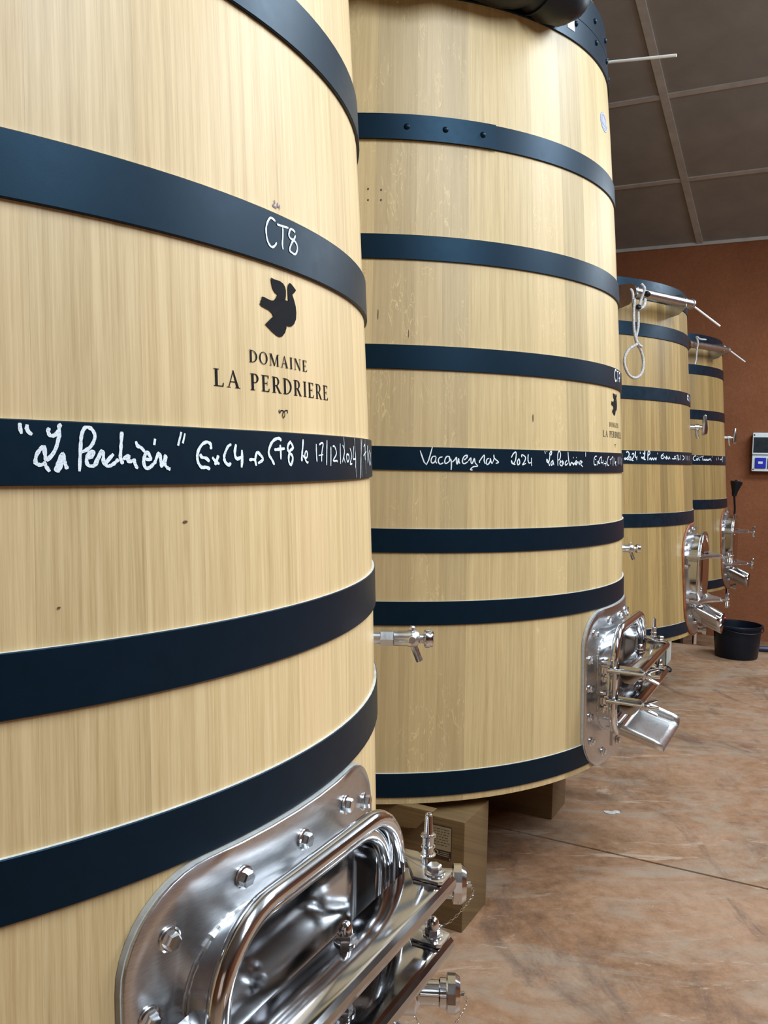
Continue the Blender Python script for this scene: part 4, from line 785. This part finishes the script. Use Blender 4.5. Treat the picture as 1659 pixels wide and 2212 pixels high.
# rope on the rail of the third vat
def rope_at(name, root_loc, k, base, strands, label, r):
    t = empty(name, root_loc, AZ); tag(t, label, 'rope')
    for st in strands:
        mb = MB(); mb.tube([(er * (1.30 + q[2]) + et * (q[0] - 0.11) + ez * (q[1] - 0.015)) * k + Vector((0, 0, base)) for q in smooth_line(st, 5)], r, 8); mb.build('rope_strand', 'rope', t, 60)
    return t
rp = rope_at('looped_rope', P3, 1.0, 0, [
    [(-0.30, 2.60, 0.02), (-0.285, 2.57, 0.035), (-0.29, 2.52, 0.02), (-0.31, 2.47, 0.02), (-0.345, 2.44, 0.03), (-0.37, 2.46, 0.02), (-0.38, 2.53, 0.02), (-0.375, 2.56, 0.0)],
    [(-0.375, 2.5, 0.03), (-0.378, 2.40, 0.03), (-0.37, 2.30, 0.035), (-0.34, 2.24, 0.035), (-0.29, 2.20, 0.03), (-0.262, 2.14, 0.03), (-0.28, 2.07, 0.035), (-0.34, 2.035, 0.035), (-0.41, 2.05, 0.035), (-0.45, 2.12, 0.03), (-0.42, 2.19, 0.03), (-0.345, 2.235, 0.04)],
    [(-0.335, 2.43, 0.03), (-0.335, 2.34, 0.035), (-0.345, 2.27, 0.03), (-0.33, 2.235, 0.04), (-0.30, 2.225, 0.04)],
    [(-0.345, 2.44, 0.035), (-0.31, 2.46, 0.05), (-0.275, 2.51, 0.035)]], 'grey rope looped over the steel rail of the third vat', 0.0085)
mb = MB(); c = (er * 1.34 + et * -0.382 + ez * 2.515); mb.lathe(c, (0.3, 0.4, 1), [(0.014, 0), (0.02, 0.008), (0.02, 0.02), (0.012, 0.026)], 12); mb.build('rope_toggle', 'rubber', rp, 40)
mb = MB(); c = (er * 1.342 + et * -0.462 + ez * 2.43); mb.lathe(c, (0.3, -0.4, 0.6), [(0.012, 0), (0.017, 0.006), (0.017, 0.016), (0.01, 0.022)], 12); mb.build('rope_toggle', 'rubber', rp, 40)
rope_at('looped_rope', P4, K4, -0.068, [[(-0.28, 2.62, 0.02), (-0.27, 2.57, 0.035), (-0.275, 2.5, 0.03), (-0.28, 2.42, 0.03), (-0.30, 2.38, 0.03)], [(-0.28, 2.62, 0.03), (-0.25, 2.60, 0.04), (-0.15, 2.605, 0.035)]], 'short grey rope tied to the rail of the farthest vat', 0.008)

# ============================ setting
FZ = -0.066; EDGE = 7.86; LOW = FZ - 0.45; DW = 10.75; N0, N1, D0 = -4.6, 6.0, -5.0
def quadbox(n0, n1, d0, d1, z0, z1):
    mb = MB(); mb.box(P((n0 + n1) / 2, (d0 + d1) / 2, (z0 + z1) / 2), ((n1 - n0) / 2, (d1 - d0) / 2, (z1 - z0) / 2), (FN, FT, Vector((0, 0, 1)))); return mb
fl = quadbox(N0, N1, D0, EDGE, FZ - 0.6, FZ - 0.03).build('floor', 'floor', None, 0); tag(fl, 'stained reddish brown concrete floor', 'floor', kind='structure')
JD = 3.454
for a, b2 in ((D0, JD - 0.006), (JD + 0.006, EDGE)):
    quadbox(N0, N1, a, b2, FZ - 0.03, FZ).build('slab', 'floor', fl, 0, bevel=0.004)
f2 = quadbox(N0, N1, EDGE, DW, LOW - 0.1, LOW).build('floor', 'floor', None, 0); tag(f2, 'lower floor strip along the far wall', 'floor', kind='structure')
ztop = lambda d: 4.075 + 0.28 * (DW - d) if d > 3.4 else 4.075 + 0.28 * (DW - 3.4) - 0.28 * (3.4 - d)
wf = quadbox(N0 - 0.15, N1 + 0.15, DW, DW + 0.15, LOW - 0.1, 4.35).build('wall_far', 'plaster', None, 0); tag(wf, 'rough terracotta rendered far wall', 'wall', kind='structure')
for nm, n0, n1, d0, d1, lab in (('wall_left', N0 - 0.15, N0, D0, DW, 'terracotta wall behind the vats'), ('wall_right', N1, N1 + 0.15, D0, DW, 'terracotta wall across the aisle'), ('wall_back', N0 - 0.15, N1 + 0.15, D0 - 0.15, D0, 'terracotta wall behind the viewer')):
    o = quadbox(n0, n1, d0, d1, LOW - 0.1, 6.6).build(nm, 'plaster', None, 0); tag(o, lab, 'wall', kind='structure')
# sloping panelled ceiling
mb = MB()
for d0, d1 in ((3.4, DW + 0.15), (D0 - 0.15, 3.4)):
    vs = []
    for dz in (0.03, 0.12):
        for n, d in ((N0 - 0.15, d0), (N1 + 0.15, d0), (N1 + 0.15, d1), (N0 - 0.15, d1)): vs.append(P(n, d, (4.075 + 0.28 * (DW - d) if d0 > 3 else 4.075 + 0.28 * (DW - 6.8 + d)) + dz))
    mb.add(vs, [(0, 1, 2, 3), (7, 6, 5, 4), (0, 4, 5, 1), (1, 5, 6, 2), (2, 6, 7, 3), (3, 7, 4, 0)])
ceil = mb.build('ceiling', 'panel', None, 0); tag(ceil, 'dark brown sloping ceiling of square panels and taupe battens', 'ceiling', kind='structure')
sl = Vector((FT.x, FT.y, -0.28)); SL = sl.length; sl.normalize(); upn = FN.cross(sl).normalized()
if upn.z < 0: upn = -upn
S0 = 1.285; nl = [-1.52 + S0 * k for k in range(-2, 7)]; dl = [DW - S0 * k for k in range(0, 6)]
pm = None
for i in range(len(dl) - 1):
    for n in nl[:-1]:
        c = P(n + S0 / 2, dl[i] - S0 / 2, 0); c.z = 4.075 + 0.28 * (DW - (dl[i] - S0 / 2))
        if pm is None:
            mb = MB(); mb.box((0, 0, 0.012), (S0 / 2 - 0.004, S0 * SL / 2 - 0.004, 0.012), (FN, sl, upn)); o = mb.build('panel', 'panel', ceil, 0); pm = o.data
        else:
            o = bpy.data.objects.new('panel', pm); COL.objects.link(o); o.parent = ceil
        o.location = c
for d in dl[1:]:
    mb = MB(); c = P((nl[0] + nl[-1]) / 2, d, 4.075 + 0.28 * (DW - d)); mb.box(c - upn * 0.006, ((nl[-1] - nl[0]) / 2, 0.03, 0.007), (FN, sl, upn)); mb.build('batten', 'batten', ceil, 0, bevel=0.002)
for n in nl:
    dm = (dl[0] + dl[-1]) / 2; mb = MB(); c = P(n, dm, 4.075 + 0.28 * (DW - dm)); mb.box(c - upn * 0.009, (0.036, (dl[0] - dl[-1]) / 2 * SL, 0.009), (FN, sl, upn)); mb.build('batten', 'batten', ceil, 0, bevel=0.002)
tr = quadbox(N0, N1, DW - 0.03, DW, 4.045, 4.085).build('trim_1', 'batten', None, 0, bevel=0.004); tag(tr, 'taupe strip where far wall meets ceiling', 'trim', kind='structure')

# ============================ blocks under the vats
def block(name, mat, root_loc, n0, n1, t0, t1, z0, z1, label, cat, group, bev=0.006):
    o = empty(name, root_loc, AZ); o.location.z = z0
    mb = MB(); mb.box(((n0 + n1) / 2, (t0 + t1) / 2, (z1 - z0) / 2), ((n1 - n0) / 2, (t1 - t0) / 2, (z1 - z0) / 2)); b = mb.build('block_body', mat, o, 30, bevel=bev, uv=lambda c: (c.z + c.y * 0.5, c.x))
    tag(o, label, cat, group); return o
BT = 0.3118
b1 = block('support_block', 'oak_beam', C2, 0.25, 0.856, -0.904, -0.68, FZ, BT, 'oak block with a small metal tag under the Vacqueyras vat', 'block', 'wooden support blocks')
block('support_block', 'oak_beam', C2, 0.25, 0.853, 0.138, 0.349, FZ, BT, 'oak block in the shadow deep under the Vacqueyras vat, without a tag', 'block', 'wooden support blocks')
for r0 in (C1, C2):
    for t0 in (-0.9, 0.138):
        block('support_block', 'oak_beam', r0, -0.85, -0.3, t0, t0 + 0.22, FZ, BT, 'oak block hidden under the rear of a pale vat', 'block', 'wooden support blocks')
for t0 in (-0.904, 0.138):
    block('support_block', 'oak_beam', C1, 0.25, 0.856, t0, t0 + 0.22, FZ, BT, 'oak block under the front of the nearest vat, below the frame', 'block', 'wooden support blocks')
# the metal tag
mb = MB(); w2, h2 = 0.036, 0.057; tc = Vector((0.775, -0.9045, 0.228 - FZ))
tagpl = MB(); tagpl.prism(rrect(w2, h2, 0.006, 0.0, 4, 2), tc, (1, 0, 0), (0, 0, 1), (0, -1, 0), 0, 0.0015); tp = tagpl.build('name_tag', 'platedark', b1, 0)
mb = MB(); mb.prism([(-w2 + 0.002, -0.026), (w2 - 0.002, -0.026), (w2 - 0.002, h2 - 0.003), (-w2 + 0.002, h2 - 0.003)], tc, (1, 0, 0), (0, 0, 1), (0, -1, 0), 0.0015, 0.0019); mb.build('tag_field', 'plate', tp, 0)
mb = MB(); rn = random.Random(8)
for i in range(7):
    x = -0.028
    while x < 0.024:
        l = rn.uniform(0.004, 0.012); mb.box(tc + Vector((x + l / 2, -0.0021, 0.045 - i * 0.009)), (l / 2, 0.0002, 0.0008)); x += l + 0.004
mb.build('tag_print', 'platedark', tp, 0)
mb = MB()
for i, (x0, x1) in enumerate(((-0.004, 0.028), (-0.006, 0.028), (-0.004, 0.03))):
    x = x0
    while x < x1 - 0.003:
        l = rn.uniform(0.002, 0.005); mb.box(tc + Vector((x + l / 2, -0.0018, -0.033 - i * 0.006)), (l / 2, 0.0003, 0.0013)); x += l + 0.0012
mb.tube([tc + Vector((-0.02 + 0.006 * math.cos(t), -0.0018, -0.037 + 0.007 * math.sin(t))) for t in [2 * PI * i / 12 for i in range(12)]], 0.0012, 4, True)
mb.tube([tc + Vector((-0.012, -0.0018, -0.031)), tc + Vector((-0.012, -0.0018, -0.044)), tc + Vector((-0.006, -0.0018, -0.044))], 0.0011, 4)
mb.build('tag_emblem', 'plate', tp, 0)
for x in (-0.031, 0.031):
    mb = MB(); mb.lathe(tc + Vector((x, -0.0015, -0.052)), (0, -1, 0), [(0.0025, 0), (0.0025, 0.001), (0.001, 0.002)], 10); mb.build('tag_pin', 'bolt', tp, 40)
# pale blocks under the older vats
block('concrete_block', 'concrete', P3, 0.83, 1.036, 0.646, 0.85, FZ, 0.351, 'pale concrete block under the right side of the third vat', 'block', 'concrete support blocks', 0.012)
block('concrete_block', 'concrete', P3, 0.6, 0.8, -0.75, -0.55, FZ, 0.351, 'pale concrete block under the front left of the third vat', 'block', 'concrete support blocks', 0.012)
for t0 in (-0.7, 0.5): block('concrete_block', 'concrete', P3, -0.8, -0.6, t0, t0 + 0.2, FZ, 0.351, 'pale concrete block hidden under the rear of the third vat', 'block', 'concrete support blocks', 0.012)
for n0, t0 in ((0.7, 0.3), (0.7, -0.6), (-0.9, 0.3), (-0.9, -0.6)): block('support_pier', 'rubber', P4, n0, n0 + 0.2, t0, t0 + 0.2, LOW, 0.298, 'dark pier under the farthest vat', 'pier', 'piers under the farthest vat', 0.012)

# ============================ loose things
bk = empty('bucket', Vector((2.93, 7.03, FZ))); tag(bk, 'black plastic bucket on the floor before the far wall', 'bucket')
mb = MB(); mb.lathe((0, 0, 0), (0, 0, 1), [(0.158, 0.0), (0.165, 0.01), (0.186, 0.25), (0.198, 0.252), (0.2, 0.262), (0.196, 0.272), (0.182, 0.272), (0.178, 0.25), (0.158, 0.02)], 40); mb.build('bucket_body', 'bucket', bk, 40)
mb = MB(); mb.tube([Vector((0.2 * math.cos(t), 0.2 * math.sin(t), 0.258 - 0.06 * math.sin((t - 3.6) / 2.7 * PI) * 0.6)) for t in [3.6 + 2.7 * i / 16 for i in range(17)]], 0.004, 6); mb.build('bucket_handle', 'bucket', bk, 60)
mb = MB(); mb.tube([Vector((0.19 * math.cos(t), 0.19 * math.sin(t), 0.281)) for t in [1.7 + 0.9 * i / 8 for i in range(9)]], 0.010, 8); tape = mb.build('rim_clip', 'red', bk, 60)
tape['label'] = 'red strip on the far rim'
mb = MB(); pts = [(3.02, 7.32, 0), (3.16, 7.235, 0), (3.33, 7.19, 0), (3.55, 7.12, 0), (3.8, 7.02, 0), (4.1, 6.95, 0)]
mb.tube([Vector((x, y, FZ + 0.026)) for x, y, _ in smooth_line(pts, 5)], 0.025, 12); tag(mb.build('hose', 'hose', None, 60), 'dark navy hose lying on the floor behind the bucket', 'hose')
# black bung hanging on a wire beside the pale block
bg = empty('hanging_bung', Vector((2.105, 6.29, FZ + 0.045))); tag(bg, 'black rubber bung hanging on a thin wire beside the pale concrete block', 'bung')
mb = MB(); mb.lathe((0, 0, 0), (0.1, -0.15, 1), [(0.028, 0), (0.043, 0.008), (0.043, 0.022), (0.03, 0.034), (0.008, 0.038)], 20); mb.build('bung_body', 'rubber', bg, 40)
mb = MB(); mb.tube([Vector((0, 0, 0.03)), Vector((-0.004, 0.0, 0.18)), Vector((-0.012, 0.005, 0.40))], 0.0022, 6); mb.build('wire', 'rubber', bg, 60)
# bow-shaped scrap of tape
mb = MB(); sx = P(0, 0, 0)
poly = [(-0.036, 0.006), (-0.03, 0.013), (-0.012, 0.011), (0.0, 0.005), (0.014, 0.012), (0.032, 0.012), (0.038, 0.003), (0.030, -0.008), (0.012, -0.006), (0.0, -0.012), (-0.02, -0.009), (-0.032, -0.003)]
mb.prism(poly, Vector((1.06, 3.80, FZ)), (1, 0.1, 0), (-0.1, 1.6, 0), (0, 0, 1), 0.0003, 0.002); tag(mb.build('tape_scrap', 'scrap', None, 0), 'pale bow shaped scrap of tape stuck to the floor', 'scrap')

# ============================ socket box on the far wall
bx = empty('socket_box', P(-0.675, DW, 1.44), AZ)
tag(bx, 'grey wall mounted socket box with smoked window and blue socket', 'socket box')
def wb(name, mat, n0, n1, z0, z1, y0, y1, parent, bev=0.0):
    mb = MB(); mb.box(((n0 + n1) / 2, (y0 + y1) / 2, (z0 + z1) / 2), ((n1 - n0) / 2, abs(y1 - y0) / 2, (z1 - z0) / 2)); return mb.build(name, mat, parent, 30, bevel=bev, bseg=3)
body = wb('box_body', 'boxgrey', -0.168, 0.168, 0.0, 0.436, -0.1, -0.001, bx, 0.012)
cov = wb('box_cover', 'boxgrey', -0.168, 0.168, 0.19, 0.436, -0.122, -0.1005, bx, 0.01)
wb('smoked_window', 'smoke', -0.155, 0.155, 0.212, 0.385, -0.127, -0.1225, cov, 0.003)
sock = wb('socket', 'blue', -0.132, -0.018, 0.035, 0.155, -0.115, -0.1, bx, 0.006)
wb('socket_lid', 'white', -0.1, -0.052, 0.085, 0.112, -0.121, -0.1152, sock, 0.003)
s2 = wb('socket', 'smoke', 0.0, 0.114, 0.035, 0.155, -0.115, -0.1, bx, 0.006)
for x, z in ((-0.15, 0.41), (0.15, 0.41), (-0.15, 0.022), (0.15, 0.022)):
    mb = MB(); y0 = -0.122 if z > 0.2 else -0.1; mb.lathe((x, y0, z), (0, -1, 0), [(0.008, 0), (0.008, 0.002), (0.005, 0.003)], 12); mb.build('screw', 'rubber', bx, 40)
